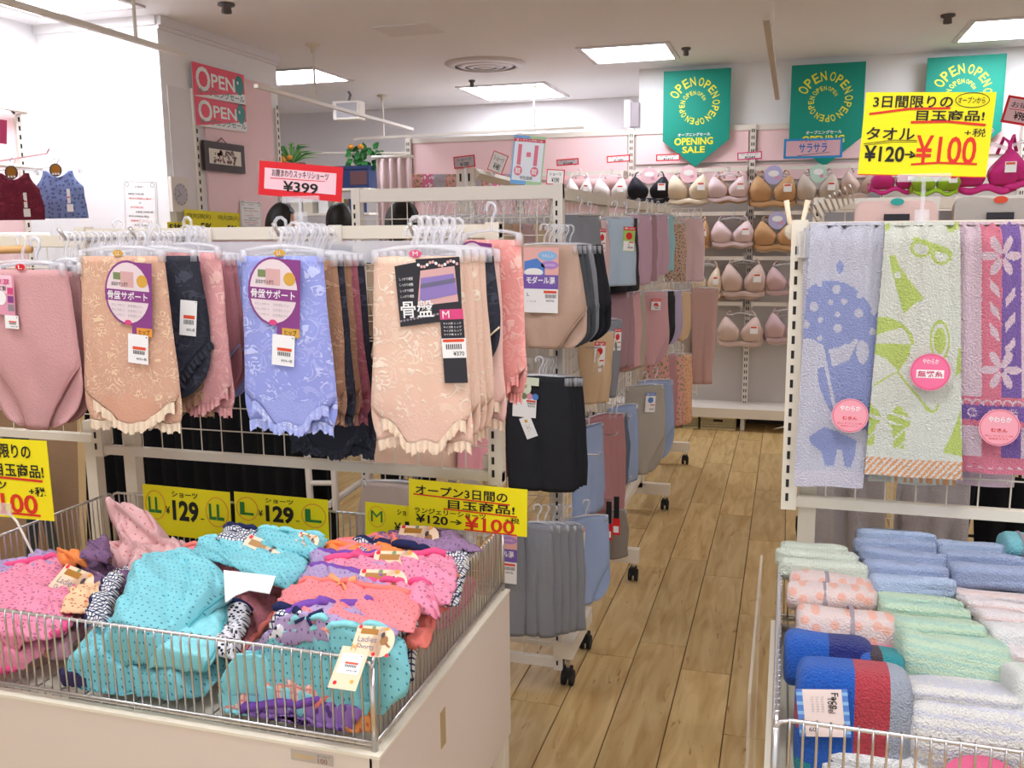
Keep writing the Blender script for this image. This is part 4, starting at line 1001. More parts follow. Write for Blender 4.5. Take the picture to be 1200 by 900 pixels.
# second tier
gon((686, 390, 712, 472), 3.15, 'pants', SANDK, 'sand coloured pants with white and red price card on the second tier', 50, .17, tags=(card_small(dx=.0, k=.0011, hh=96),))
gon((702, 376, 722, 466), 3.28, 'pants', GREYK, 'grey pants with a white card behind the sand pair', 62, .17, tags=(card_small(dx=.2),))
for i, (x, m, lb) in enumerate([(722, MAUV2, 'mauve briefs edge-on on the second tier, nearest'), (729, MAUV2, 'deeper mauve briefs edge-on on the second tier, next along'), (738, PINKK, 'pink ribbed briefs edge-on left of the pink brief facing out'), (744, STONE, 'stone coloured briefs edge-on against the pink brief facing out')]):
    gon((x - 8, 344, x + 8, 432), 3.5 + i * .14, 'shorts', m, lb, 76, .24)
gon((748, 342, 778, 428), 4.1, 'brief', PINKK, 'pink ribbed full brief turned outward on the second tier', 30, .17, trim=SHELLP, tags=(card_small(dx=.1, hh=50),))
for i, (x, m, lb) in enumerate([(779, BLACKS, 'dark briefs edge-on right of the pink brief'), (788, LILG, 'lilac grey briefs on the second tier near the far end'), (799, SANDK, 'sand briefs with a red edge tag at the far end of the second tier')]):
    gon((x - 8, 342, x + 8, 406 - i * 3), 4.4 + i * .3, 'brief', m, lb, 66, .2)
gon((812, 338, 840, 450), 5.75, 'pants', cloth('dusty pink long john', 'c9a49c'), 'dusty pink long pants hanging beyond the end net', 15, .17, cat='trousers')
gon((800, 340, 816, 440), 5.8, 'pants', STONE, 'stone long pants squeezed behind the end net', 50, .15, cat='trousers')
# third tier
for i, (x, m, lb) in enumerate([(770, FLOR, 'rose floral briefs, nearest of the printed ones on the third tier'), (780, DPINK, 'plain dusty rose briefs between the floral ones'), (789, FLOR, 'second rose floral briefs on the third tier'), (800, PEACHP, 'peach print briefs at the far end of the third tier')]):
    gon((x - 9, 416, x + 9, 506 - i * 3), 4.5 + i * .35, 'shorts', m, lb, 58, .2)
gon((736, 452, 776, 556), 4.05, 'brief', cloth('stone grey knit', 'b5ada0'), 'stone grey full brief with a blue and red label card facing the aisle', 32, .20, trim=STONE, tags=(card_small(BLUEP, dx=.1, k=.0011),))
gon((752, 446, 784, 540), 4.25, 'brief', DUSTB, 'dusty blue brief peeping out behind the stone grey one', 30, .19)
# fourth tier
for i, (x, m, lb) in enumerate([(690, DUSTB, 'pale dusty blue shorts at the near end, fourth tier'), (699, DPINK, 'dusty rose shorts, first of three edge-on on the fourth tier'), (707, DPINK, 'dusty rose shorts, middle of three edge-on on the fourth tier'), (717, DPINK, 'dusty rose shorts, last of three with a turned-up hem'), (722, cloth('slate knit', '5f6a7c'), 'slate shorts between the dusty rose and blue ones')]):
    gon((x - 8, 488 + (i == 0) * 12, x + 8, 602 - (i == 4) * 30), 3.3 + i * .1, 'shorts', m, lb, 70, .22)
gon((716, 476, 742, 566), 3.85, 'shorts', DUSTB, 'blue grey shorts with a pink strip tag, right of the dusty rose ones', 52, .19)
# fifth tier
gon((668, 606, 706, 708), 3.0, 'brief', DUSTB, 'dusty blue shorts with a pink and yellow card, lowest tier', 35, .18, tags=(card_small(PINKP, mat('cream card', 'efe0c4', .4), dx=-.2, k=.0011),))
gon((694, 600, 732, 655), 3.5, 'shorts', cloth('taupe knit', '8f857c'), 'taupe shorts low behind the dusty rose ones', 40, .18)
for x, y0, lb in ((713, 588, 'first black hanger with a red tag low on the gondola'), (722, 582, 'second black hanger with a red tag low on the gondola')):
    A = P(x, y0, Y=3.35); t2 = thing('tagged_hanger', lb, 'hanger', A); MB().box((-.008, -.004, -.09), (.012, .004, 0), BLACKP).build('hook_body', t2); MB().box((-.012, -.006, -.15), (.016, -.002, -.085), REDC).box((-.008, -.0075, -.14), (.012, -.006, -.115), PAPER).build('red_tag', t2)
# pale garments on the far side of the gondola, seen through the net
for i in range(10):
    gon((540 + i * 12, 262, 568 + i * 12, 340), 3.25 + i * .05, 'shorts', [SHELLP, IVORY, BEIGE][i % 3], 'pale brief on the far side of the gondola, seen through the upper net', 70, .22, group='pale briefs behind the upper net')
for i in range(22):
    hm = hanger_mesh(.16); b = MB(); b.v, b.f, b.m, b.mats = list(hm.v), list(hm.f), list(hm.m), list(hm.mats)
    A = P(500 + i * 7.5, 238, Y=3.3); ob = b.build('clear_hanger', None, (A.x, 3.3, A.z), R(70), True); tag(ob, 'clear hanger with a blue clip behind the upper net of the middle rack', 'hanger', 'clear hangers behind the upper net')
# second white rack behind, only its post top and beam show
t = thing('slotted_post_rack', 'white rack behind, only its boxy slotted post top and long beam showing', 'rack', (-1.3, 4.65, 0)); q0 = P(536, 197, Y=4.65); q1 = P(556, 197, Y=4.65); o = (-1.3, 4.65, 0)
b = MB(o); b.box((q0.x, 4.63, 0), (q1.x, 4.67, q0.z), WHITE)
for s in (.25, .75): x = q0.x + (q1.x - q0.x) * s; b.box((x - .005, 4.628, q0.z - .07), (x + .005, 4.63, q0.z - .03), SLOT)
b.build('post', t); q2 = P(610, 214, Y=5.9)
b = MB(o); b.tube([(q1.x, 4.66, q0.z - .03), (q2.x, 5.9, q0.z - .03)], .028, CREAM, 4); b.build('beam', t)

# ================================================================ BRAS ON THE FAR WALL
def bra(label, bbox, m, Y=7.1, trim=None, badge=None, price_=True, pad=.055, full=1.0, group=None):
    x0, y0, x1, y1 = bbox; A = P((x0 + x1) / 2, y0, Y=Y); W_ = (P(x1, y0, Y=Y) - P(x0, y0, Y=Y)).length; H_ = A.z - P((x0 + x1) / 2, y1, Y=Y).z
    t = thing('hanging_bra', label, 'bra', A, 0, group); cw = W_ * .25; ch = H_ * .82
    for s in (-1, 1):
        b = MB()
        def f(u, v, s=s):
            a = 2 * u - 1; hw = cw * (min(1, (v / .55)) ** .75 * (1 if v < .62 else math.sqrt(max(0, 1 - ((v - .62) / .42) ** 2 * .75))))
            return (s * (cw * 1.02 + cw * .35 * (1 - v) ** 2) + a * hw, -pad * math.sqrt(max(0, 1 - a * a)) * math.sin(math.pi * min(1, v ** .85)) - .004, -ch * v - H_ * .02)
        b.grid(f, 12, 12, m); b.build('cup', t, smooth=True, solid=.004)
        b = MB(); b.tube([(s * cw * 1.4, 0, -H_ * .08), (s * cw * 1.25, -.004, .02), (s * cw * 1.0, .02, .035), (s * cw * .7, .03, -.01)], .005, m, 6); b.build('strap', t, smooth=True)
        b = MB(); b.grid(lambda u, v, s=s: (s * (cw * 1.95 + u * W_ * .05), .02 + u * .05, -H_ * (.62 + .3 * v) + .004 * math.sin(u * 9)), 8, 3, m); b.build('wing', t, smooth=True, solid=.003)
    b = MB(); b.grid(lambda u, v: ((u - .5) * W_ * .96, -.022 + .05 * abs(u - .5) - .004 * math.sin(v * 3), -H_ * (.84 + .16 * v) + .006 * math.cos((u - .5) * 12)), 24, 3, trim or m); b.build('band', t, smooth=True, solid=.003)
    b = MB(); b.tube([(-W_ * .35, .01, 0), (-W_ * .1, .01, .016), (0, .01, .02), (W_ * .1, .01, .016), (W_ * .35, .01, 0)], .006, CLEAR, 6).tube([(0, .01, .02), (0, .01, .04), (.012, .01, .055), (.0, .01, .068), (-.012, .01, .058)], .004, CHROME, 6); b.build('hanger', t, smooth=True)
    if badge: b = MB(); b.oval(0, .0, W_ * .2, H_ * .3, badge, .004, 18); b.oval(0, -.01, W_ * .12, H_ * .1, PAPER, .006, 12); b.oval(W_ * .08, .02, W_ * .05, H_ * .06, PINKP, .006, 8); b.build('badge', t)
    if price_: b = MB(); b.rect(cw * .9, H_ * .3, cw * 1.6, H_ * .55, PAPER, pad + .006); b.rect(cw * .95, H_ * .32, cw * 1.5, H_ * .37, ORR, pad + .007); b.build('price_tag', t)
    return t
CRM = cloth('cream satin', 'e9d6bd', .5); TANB = cloth('tan satin', 'cfa276', .5); PPK = cloth('pale pink satin', 'ecd3d6', .5); GBG = cloth('grey beige lace', 'cbbcae', .6); BKB = cloth('black satin', '26262e', .5); WHB = cloth('white satin', 'f1e9e8', .5); NUD = cloth('nude satin', 'd9bfb4', .5)
BDG = mat('lilac badge', 'bcb5dc', .4); BDG2 = mat('mint badge', 'bcd9c6', .4)
for a in [
    ('white bra left of the black one, first from the rack beam', (664, 208, 694, 238), WHB), ('white bra left of the black one, nearer to it', (696, 208, 736, 240), WHB),
    ('black bra with red and white round tags on the top row', (736, 206, 786, 238), BKB, None, PINKC), ('cream bra right of the black one on the top row', (782, 204, 832, 239), CRM, None, PINKC),
    ('pale pink bra between the cream and tan ones, top row', (829, 206, 878, 236), PPK), ('tan moulded bra with a lilac badge, top row', (879, 205, 934, 242), TANB, None, BDG),
    ('grey beige bra with a mint badge, top row', (934, 203, 984, 240), GBG, None, BDG2), ('nude lace bra half hidden by the towel rack end, top row', (986, 200, 1032, 232), NUD)]:
    bra(a[0], a[1], a[2], trim=a[3] if len(a) > 3 else None, badge=a[4] if len(a) > 4 else None)
for a in [('pale pink bra on the second row', (834, 258, 884, 289), PPK, None), ('tan bra with a lilac badge on the second row', (884, 258, 938, 293), TANB, BDG), ('tan bra edge beside the end net, second row', (800, 258, 832, 292), TANB, None),
          ('cream bra on the third row, beside the end net', (812, 312, 846, 350), CRM, None), ('beige lace trimmed bra in the middle of the third row', (846, 308, 898, 348), NUD, None), ('mauve pink bra on the third row next to the towel rack post', (898, 312, 948, 346), cloth('mauve satin', 'd3b3b6', .5), None),
          ('nude lace bra on the lowest row', (842, 370, 894, 406), NUD, None), ('mauve pink bra on the lowest row next to the towel rack post', (898, 366, 946, 402), MATS['mauve satin'], None)]:
    bra(a[0], a[1], a[2], badge=a[3])
for i in range(9): bra('pale bra hanging just behind the front bras of the wall', ((790, 836, 884, 936, 834, 886, 812, 850, 900)[i], (206, 207, 208, 206, 260, 261, 314, 311, 373)[i], (830, 876, 930, 980, 880, 932, 848, 894, 944)[i], (240, 238, 243, 241, 291, 295, 352, 351, 404)[i]), (NUD, TANB, CRM, PPK, NUD, CRM, TANB, NUD, PPK)[i], Y=7.16, price_=False, group='second bras behind the front ones')
# flowery briefs on the far left bays
for i in range(9):
    hang((474 + i * 14, 204, 500 + i * 14, 228), 7.0, 'brief', (FLOR, dots('fuchsia print', 'e07ba0', 'f5e3e6', 30, .3, 1), cloth('silver grey print', 'b9aeb6'))[i % 3], 'flowery brief hanging on the far pink wall bays', group='flowery briefs on the far pink wall', drop=.04, hanger=False)
for i in range(3): tag(MB().tube([(-.3, 0, 0), (.3, 0, 0)], .05, cloth('pink roll', 'e9bfc0'), 14).build('fabric_roll', None, P(700, 217, Y=7.24), 0, True), 'pink fabric roll lying behind the white bras', 'fabric roll') if i == 0 else None
# ================================================================ HANGING TOWELS
def towel(label, tl, tr, bl, br, pat, mats, seed, card=None, nu=100, nv=190, Y=YR - .045, hem=None):
    A, B, C_, D = (P(*q, Y=Y) for q in (tl, tr, bl, br)); ctr = (A + B) / 2
    t = thing('hanging_towel', label, 'towel', ctr); b = MB()
    def f(u, v):
        top = A.lerp(B, u); bot = C_.lerp(D, u); p = top.lerp(bot, v)
        y = -.006 * math.sin(u * 9 + seed) * (1 - .6 * v) - .010 * N(u * 2.6 + seed, v * 1.2, 1) - .004 * math.cos(u * 30 + seed) * math.exp(-v * 5)
        bulge = .02 * math.sin(min(1, v * 14) * 1.57)
        z = p.z + .010 * N(u * 14, seed, 3) * math.exp(-v * 20)
        fz = .0012 * N(u * 90, v * 160, seed)
        return (p.x - ctr.x + fz, y - bulge + .022 - ctr.y + Y + fz * 1.5, z - ctr.z)
    keys = list(mats); b.grid(f, nu, nv, None, lambda u, v: mats[pat(u + .006 * N(u * 60, v * 90, 5), v + .003 * N(u * 60, v * 90, 9))])
    def g(u, v):
        top = A.lerp(B, u); a = v * math.pi * .5
        if v < .3: return (top.x - ctr.x, .022 + v / .3 * .05, .006 * math.sin(v / .3 * math.pi))
        vv = (v - .3) / .7; return (top.x - ctr.x + .004 * math.sin(u * 9), .075 + .006 * math.sin(u * 7), -vv * .5)
    b.grid(lambda u, v: g(1 - u, v), 16, 20, mats[keys[0]])
    b.build('terry_cloth', t, smooth=True)
    if card:
        q = P(card[0], card[1], Y=Y - .02); r = card[2] * (A - B).length / abs(tl[0] - tr[0]); k = r / 50
        c = MB(); T = tf(0, 0, 0, k, R(card[3] if len(card) > 3 else 0)); base = mat('rose round card', 'f0a0ac', .3) if card[2] != 24 else mat('hot pink round card', 'ee6f98', .3)
        c.oval(0, 0, 50, 50, base, .0008, 32, T); c.ring(0, 0, 47, 47, 1.5, mat('dark rose print', 'cf5070', .3), .0011, 32, T)
        if card[2] == 24: c.rect(-34, -6, 34, 16, PAPER, .0012, T); c.text('無撚糸', -31, -4, 31, 14, mat('dark rose print', 'cf5070', .3), .02, .0018, T=T); c.text('やわらか', -20, -36, 20, -22, PAPER, .01, .0014, T=T)
        else: c.text('やわらか', -28, -30, 28, -14, PAPER, .02, .0014, T=T); c.text('むきん', -20, 2, 20, 12, REDI, .02, .0014, T=T); c.text('肌にやさしい綿', -34, 20, 34, 25, REDI, 0, .0014, T=T); c.text('無撚糸タオル', -24, 28, 24, 33, REDI, 0, .0014, T=T)
        v = c.build('round_label', t); v.location = q - ctr
    return t
TL = {'a': terry('lilac white terry', 'dedbe8'), 'b': terry('periwinkle terry', 'a3acdc'), 'c': terry('pale hem terry', 'e9e2ee')}
def px(pts, x0, y0, w_, h_): return [((x - x0) / w_, (y - y0) / h_) for x, y in pts]
def lilac(u, v):
    x = 950 + (930 - 950) * v + u * (88 + (78 - 88) * v) ; y = 265 + v * 305
    if v > .935: return 'c'
    if math.hypot((x - 985) / 4.5, (y - 312) / 7) < 1 or inpoly(x, y, [(981, 310), (985, 303), (989, 310)]): return 'b'
    dome = ((x - 975) / 56) ** 2 + ((y - 400) / 73) ** 2 < 1 and y < 400 + 6 * math.sin(x / 9)
    if dome:
        for cx, cy, r in [(981, 337, 5), (1007, 344, 3.5), (961, 332, 3), (954, 357, 5.5), (990, 351, 3.5), (974, 352, 3), (1006, 364, 5), (962, 372, 3.5), (982, 382, 5), (944, 378, 5), (1024, 362, 4), (961, 394, 3), (982, 366, 3), (1020, 345, 3), (1022, 385, 4), (944, 342, 3)]:
            if math.hypot(x - cx, y - cy) < r: return 'a'
        return 'b'
    if inpoly(x, y, [(965, 400), (970, 400), (984, 470), (979, 470)]): return 'a' if x > 974 + (y - 430) * .2 and False else 'b'
    body = inpoly(x, y, [(975, 428), (995, 418), (1010, 385), (1030, 380), (1030, 500), (985, 500), (968, 470), (960, 450), (958, 430), (968, 425)])
    if body:
        if ((x - 1010) / 7) ** 2 + ((y - 408) / 14) ** 2 < 1: return 'a'
        if abs((x - 968) - (y - 425) * .2) < 2 and y < 500: return 'a'
        return 'b'
    if ((x - 1008) * .7 + (y - 385) * .7) ** 2 < 3 and y < 400: return 'b'
    if inpoly(x, y, [(948, 510), (966, 498), (985, 505), (1002, 512), (1000, 530), (995, 545), (988, 545), (986, 525), (980, 525), (976, 545), (966, 545), (962, 528), (950, 518)]): return 'b'
    return 'a'
towel('lilac white towel with a periwinkle dotted umbrella figure', (950, 264), (1038, 264), (930, 569), (1011, 572), lilac, TL, 1, (996, 487, 22, 0))
LM = {'a': terry('cream white terry', 'f0f0e2'), 'b': terry('lime terry', 'cfe07a'), 'o': terry('orange hem', 'f3b07a'), 'w': terry('hem white', 'f4ece4')}
def lime(u, v):
    x = 1038 - 25 * v + u * (88 + 27 * v); y = 265 + v * 295
    if v > .925: return 'o' if ((x * 1.0 + (y - 540) * .9) % 7.5) < 4 else 'w'
    for cx, cy in ((1080, 291), (1104, 299)):
        d = math.hypot((x - cx) / 12, (y - cy) / 10)
        if .72 < d < 1.05: return 'b'
    if inpoly(x, y, [(1068, 281), (1076, 279), (1112, 291), (1118, 297), (1112, 299), (1092, 291)]): return 'b'
    if inpoly(x, y, [(1042, 300), (1050, 298), (1055, 312), (1083, 348), (1072, 355), (1060, 366), (1056, 352), (1046, 318)]) and not math.hypot(x - 1053, y - 322) < 4: return 'b'
    if ((x - 1030) / 42) ** 2 + ((y - 400) / 30) ** 2 < 1 and y < 402: return 'b' if inpoly(x, y, [(1028, 372), (1060, 372), (1066, 380), (1026, 392)]) or y < 376 else ('b' if ((x - 1030) / 42) ** 2 + ((y - 400) / 30) ** 2 > .8 else 'a')
    if inpoly(x, y, [(1020, 402), (1069, 398), (1066, 415), (1054, 434), (1040, 420), (1022, 412)]): return 'b'
    if abs((x - 1052) - (y - 434) * .85) < 1.8 and 434 < y < 480 or abs((x - 1050) + (y - 436) * 1.6) < 2 and 436 < y < 452: return 'b'
    if .7 < math.hypot((x - 1092) / 9, (y - 472) / 9) < 1 and y > 470: return 'b'
    d = math.hypot((x - 1102) / 12, (y - 396) / 24)
    if d < .62 or .82 < d < 1: return 'b'
    for cx, cy in ((1054, 492), (1019, 490)):
        if ((x - cx) / 14) ** 2 + ((y - cy) / 12) ** 2 < 1 and (int((y - x * .3) / 4) % 3): return 'b'
        if abs(x - cx) < 9 - (y - cy) * .1 and 6 < y - cy < 34 and (int(x / 3) + int(y / 3)) % 5: return 'b'
        if math.hypot(x - cx, y - (cy - 12)) < 5: return 'b'
    if inpoly(x, y, [(1126, 478), (1118, 500), (1106, 528), (1128, 532)]) or inpoly(x, y, [(1124, 405), (1128, 405), (1128, 432), (1120, 438)]): return 'b'
    if y < 272 and (x < 1044 or x > 1112): return 'b'
    return 'a'
towel('cream towel with lime beach prints and an orange striped hem', (1038, 264), (1126, 264), (1013, 556), (1128, 563), lime, LM, 2.4, (1090, 436, 24, 0), Y=YR - .06)
PK = {'a': terry('pale pink terry', 'f2d4de'), 'p': terry('purple terry', '8c6ab4'), 's': terry('coral pink terry', 'f0889c')}
def pinkt(u, v):
    x = 1126 + 2 * v + u * 100; y = 265 + v * 288
    def dia(cx, cy, r, n=6):
        a = math.atan2(y - cy, x - cx); d = math.hypot(x - cx, y - cy); return 3 < d < r * abs(math.cos(a * n / 2)) ** .8
    if v > .93: return 's' if not (abs(y - 546) < 1.2 and int(x / 6) % 2) else 'a'
    if 462 < y < 472: return 's' if abs(math.hypot((x % 12) - 6, y - 472) - 6) > 1 else 'a'
    if 472 <= y < 490: return 'p' if not (math.hypot((x % 24) - 12, y - 481) < 6 and int(math.atan2(y - 481, (x % 24) - 12) * 4) % 2) else 'a'
    if 490 <= y < 497: return 's'
    if 1151 < x < 1174: 
        if dia(1174, 300, 24) or dia(1174, 430, 24): return 'a'
        if inpoly(x, y, [(1160, 325), (1170, 335), (1172, 348), (1161, 338)]) or inpoly(x, y, [(1160, 375), (1170, 385), (1172, 398), (1161, 388)]) or inpoly(x, y, [(1160, 350), (1170, 360), (1172, 373), (1161, 363)]): return 'a'
        return 's'
    if 1174 <= x < 1198:
        if dia(1174, 300, 24) or dia(1174, 430, 24) or dia(1198, 300, 0.1): return 'a'
        for k in (0, 28, 56, 84):
            if inpoly(x, y, [(1178, 348 + k), (1190, 335 + k), (1191, 345 + k), (1179, 358 + k)]) and k < 80: return 'a'
        return 'p'
    return 'a'
towel('pale pink towel with coral and purple snowflake stripes', (1126, 264), (1226, 262), (1128, 553), (1228, 560), pinkt, PK, 4.1, (1171, 501, 25, 0), Y=YR - .04)
# towels hanging behind these on the same rack
for i, (a, c, lb) in enumerate([(942, 975, 'pale towel whose edge shows left of the lilac umbrella towel'), (1050, 1120, 'striped hem towel lying behind the lime beach towel')]):
    towel(lb, (a, 268), (c, 266), (a - 6, 540 + i * 25), (c, 545 + i * 24), lambda u, v: 'o' if v > .9 and int(u * 16) % 2 else 'a', LM if i else TL | {'o': TL['a']}, 7 + i, nu=20, nv=40, Y=YR - .022)
tag(MB().box((-.004, -.03, -.05), (.05, -.002, 0), CLEAR).box((.0, -.03, -.05), (.003, -.002, 0), WHITE).box((.008, -.03, -.05), (.011, -.002, 0), WHITE).build('towel_bracket', None, P(937, 271, Y=YR)), 'clear layered plastic bracket at the top left corner of the towel rack', 'bracket')
# gloves like clip on the rack corner
t = thing('hanging_straps', 'cream straps looped over the top left corner of the towel rack', 'straps', P(933, 262, Y=YR + .03))
for s in (-1, 1): MB().tube([(s * .02, 0, .045), (s * .012, 0, .0), (s * .004, 0, -.02)], [.006, .005, .004], IVORY, 6).build('strap', t, smooth=True)
b = MB(); b.ball((0, 0, -.015), (.022, .008, .02), cloth('cream clip', 'd9cdb6')); b.build('loop', t, smooth=True)

# ================================================================ STACKED TOWELS
def lump(w_, d_, h_, m, seed, ex=.35, ey=.75, amp=.006, layers=0, mf=None, nu=44, nv=26):
    b = MB(); sp = lambda c, e: math.copysign(abs(c) ** e, c)
    def f(u, v):
        a = u * 2 * math.pi; q = (v - .5) * math.pi; cq = sp(math.cos(q), ey)
        # long axis x, section y-z
        y = d_ / 2 * sp(math.cos(a), ey); z = h_ / 2 * sp(math.sin(a), ey); x = w_ / 2 * sp(math.sin(q), ex)
        k = abs(math.cos(q)) ** .28
        n = 1 + (amp / h_) * 1.4 * N(x * 16 + seed, y * 20, z * 20) + (amp / h_) * .35 * N(x * 120, y * 130 + seed, z * 130)
        if layers: n *= 1 - .10 * max(0, math.cos(z / h_ * layers * 2 * math.pi)) ** 6 * (1 if y < 0 else .4)
        return (x, y * k * n, z * k * n + amp * .9 * N(x * 7 + seed, 3, seed))
    b.grid(f, nu, nv, m, (lambda u, v: mf(f(u, v))) if mf else None)
    return b
def stacked(label, bbox, m, zc=.86, d_=.12, th=None, tilt=-18, roll=0, cat='towel', name='folded_towel', layers=2, mf=None, band=None, group=None, ex=.3, ey=.6, amp=.006, yaw=0, extra=None, seed=None, Yc=None):
    x0, y0, x1, y1 = bbox; cx, cy = (x0 + x1) / 2, (y0 + y1) / 2
    A = P(cx, cy, Z=zc) if Yc is None else P(cx, cy, Y=Yc); w_ = (P(x1, cy, Y=A.y) - P(x0, cy, Y=A.y)).length
    if th is None: th = (P(cx, y0, Y=A.y).z - P(cx, y1, Y=A.y).z)
    seed = rnd.random() * 40 if seed is None else seed
    bm = lump(w_, d_, th, m, seed, ex, ey, amp, layers, mf)
    if band or extra:
        t = thing(name, label, cat, A, 0, group, rot=(R(tilt), R(roll), R(yaw))); bm.build('terry_body' if cat == 'towel' else 'fabric_body', t, smooth=True)
        if band:
            bb = MB(); xx = band[1] * w_
            bb.tube([(xx, d_ / 2 * 1.02 * math.cos(a) , th / 2 * 1.06 * math.sin(a) * (1 if abs(math.sin(a)) > .1 else 1)) for a in [R(k) for k in range(0, 361, 20)]], .0035, band[0], 5); bb.build('band', t)
        if extra: extra(t, w_, d_, th)
    else:
        t = bm.build(name, None, A, smooth=True, rot=(R(tilt), R(roll), R(yaw))); tag(t, label, cat, group)
    return t
WAF = terry('mint waffle terry', 'e6eadb', 'cfe0c4', 'X', 60, .6); PDOT = terry('blush dotted terry', 'f4dcd6', dot='f2b8a4', dscale=38); BLT = terry('powder blue terry', 'bccdea'); BLT2 = terry('mid blue terry', 'a9b7d8')
GRT = terry('mint striped terry', 'cfe6c8', 'a9d3c4', 'Z', 26, .7); WST = terry('white striped terry', 'f1ece6', 'c9c8dc', 'Z', 22, .6); WPK = terry('white blush terry', 'f6eaea', 'f4cfc4', 'Z', 20, .5); AQT = terry('aqua terry', '86cfd8'); WHT = terry('plain white terry', 'f3f0ee')
GYB = mat('grey ribbon', '9c9096', .7)
BT = {'b': terry('royal blue terry', '1f5fc0'), 'n': terry('navy terry', '1f2a78'), 'r': terry('red terry', 'c0404c'), 'g': terry('silver grey terry', 'a8aebb'), 't': terry('teal terry', '1f97a0'), 'k': terry('dark brown terry', '3c2430'), 'd': terry('midnight terry', '121a40')}
for a in [
    ('mint waffle towel, topmost of the left column', (914, 636, 992, 656), WAF), ('mint waffle towel, second in the left column', (908, 645, 1004, 668), WAF), ('mint waffle towel, third in the left column, above the dotted ones', (912, 656, 1016, 684), WAF)]:
    stacked(*a, zc=.875)
for lb, bb in [('blush dotted towel tied with grey ribbon, farthest of three', (924, 673, 1028, 700)), ('blush dotted towel tied with grey ribbon, middle of three', (921, 686, 1026, 720)), ('blush dotted rolled towel tied with grey ribbon, nearest of three', (932, 713, 1050, 760))]:
    stacked(lb, bb, PDOT, zc=.872, band=(GYB, -.08 if bb[1] < 700 else .04), layers=0, ey=.8)
stacked('blush towel edge between the ribbon roll and the royal blue towel', (1000, 752, 1045, 775), terry('rose terry', 'f08fa6'), zc=.85)
for a in [('powder blue towel at the top of the centre column', (1003, 621, 1094, 640), BLT), ('powder blue towel second in the centre column', (1000, 631, 1094, 653), BLT2), ('mid blue towel third in the centre column', (1006, 645, 1104, 666), BLT2), ('mid blue towel fourth in the centre column', (1011, 658, 1108, 686), BLT2), ('light powder blue towel lowest of the blues in the centre column', (1018, 674, 1116, 700), BLT),
          ('mint striped towel, topmost of the mint ones', (1026, 696, 1124, 716), GRT), ('mint striped towel, second of the mint ones', (1028, 706, 1132, 734), GRT), ('mint striped towel, third of the mint ones', (1044, 724, 1150, 760), GRT)]:
    stacked(*a, zc=.885)
stacked('big puffy mint striped towel in the middle of the right wagon', (1046, 744, 1180, 808), GRT, zc=.87, d_=.15, roll=6, layers=0, amp=.012)
stacked('white towel with pastel stripes, second from the basket front', (1058, 800, 1192, 838), WST, zc=.87)
stacked('large white towel with pastel stripes at the basket front', (1056, 818, 1225, 905), WST, zc=.83, d_=.14, tilt=-12, layers=0, amp=.010,
        extra=lambda t, w, d, h: (lambda b: (b.oval(-.005, .032, .045, .032, mat('hot pink round card', 'ee6f98', .3), d / 2 + .012, 24), b.text('やわらか', -.03, .02, .02, .032, PAPER, .02, d / 2 + .014), b.build('round_label', t)))(MB()))
for a in [('powder blue towel beside the aqua roll, top of the right column', (1094, 634, 1176, 652), BLT), ('mid blue towel second in the right column', (1098, 647, 1196, 670), BLT2), ('large mid blue towel third in the right column', (1108, 662, 1225, 694), BLT2),
          ('white blush towel just under the blue ones', (1116, 693, 1220, 710), WPK), ('white blush towel second under the blue ones', (1126, 704, 1225, 728), WPK), ('white blush towel third under the blue ones', (1140, 716, 1235, 746), WPK), ('plain white towel in the right column', (1152, 730, 1240, 774), WHT),
          ('white towel with a peach stripe at the right edge', (1172, 760, 1255, 792), WPK), ('white towel with a pale green fold at the right edge', (1178, 782, 1265, 850), terry('white green terry', 'f0f0ea', 'c9dcc4', 'X', 8, .5))]:
    stacked(*a, zc=.885)
stacked('aqua rolled towel with a string at the right edge', (1172, 626, 1222, 658), AQT, zc=.90, band=(GYB, -.1), layers=0, ey=.9)
def t1(p): return BT['b'] if p[0] < .0 else BT['n']
stacked('royal and navy blue towel behind the labelled blue one', (918, 742, 1020, 800), None, zc=.86, mf=t1, layers=0)
def t2(p): return BT['k'] if abs(p[0] + .012) < .004 or abs(p[0] - .008) < .004 else BT['t'] if p[0] > .012 else BT['b']
stacked('short blue, brown and teal striped towel next to the mint one', (1004, 762, 1056, 806), None, zc=.86, mf=t2, layers=0)
def t3(p):
    x, y, z = p
    if x > .047: return BT['g'] if z > -.035 else BT['d']
    if x > .020: return BT['r']
    if .004 < z < .034 and y < .01 and x < -.062: return BT['r']
    if .004 < z < .036 and y < .01 and -.062 <= x < -.042: return BT['t']
    if x < -.05 and z < -.04: return BT['t']
    return BT['b']
def face_label(t, w, d, h):
    b = MB(); k = .0009; T = tf(-.075, -d / 2 - .006, .058, k, R(7)); PALE = mat('pale label', 'f0dcd6', .45)
    b.rect(0, 0, 72, 70, PALE, .0006, T); b.rect(0, 0, 9, 70, BLUEP, .001, T); b.rect(64, 0, 72, 70, BLUEP, .001, T)
    for i in range(5): b.rect(0, 4 + i * 14, 9, 9 + i * 14, mat('sky print', '8fbde6', .4), .0012, T); b.rect(64, 4 + i * 14, 72, 9 + i * 14, mat('sky print', '8fbde6', .4), .0012, T)
    b.text('Face', 42, 12, 66, 22, INK, .01, .0014, rot=math.pi / 2, T=T); b.text('Towel', 36, 18, 60, 28, INK, .01, .0014, rot=math.pi / 2, T=T)
    for i in range(3): b.text('フェイスタオル', 10 + i * 7, 20, 34 + i * 7, 24, GREYT, 0, .0014, rot=math.pi / 2, T=T)
    b.text('60', 14, 56, 24, 62, INK, 0, .0014, T=T); b.build('paper_label', t)
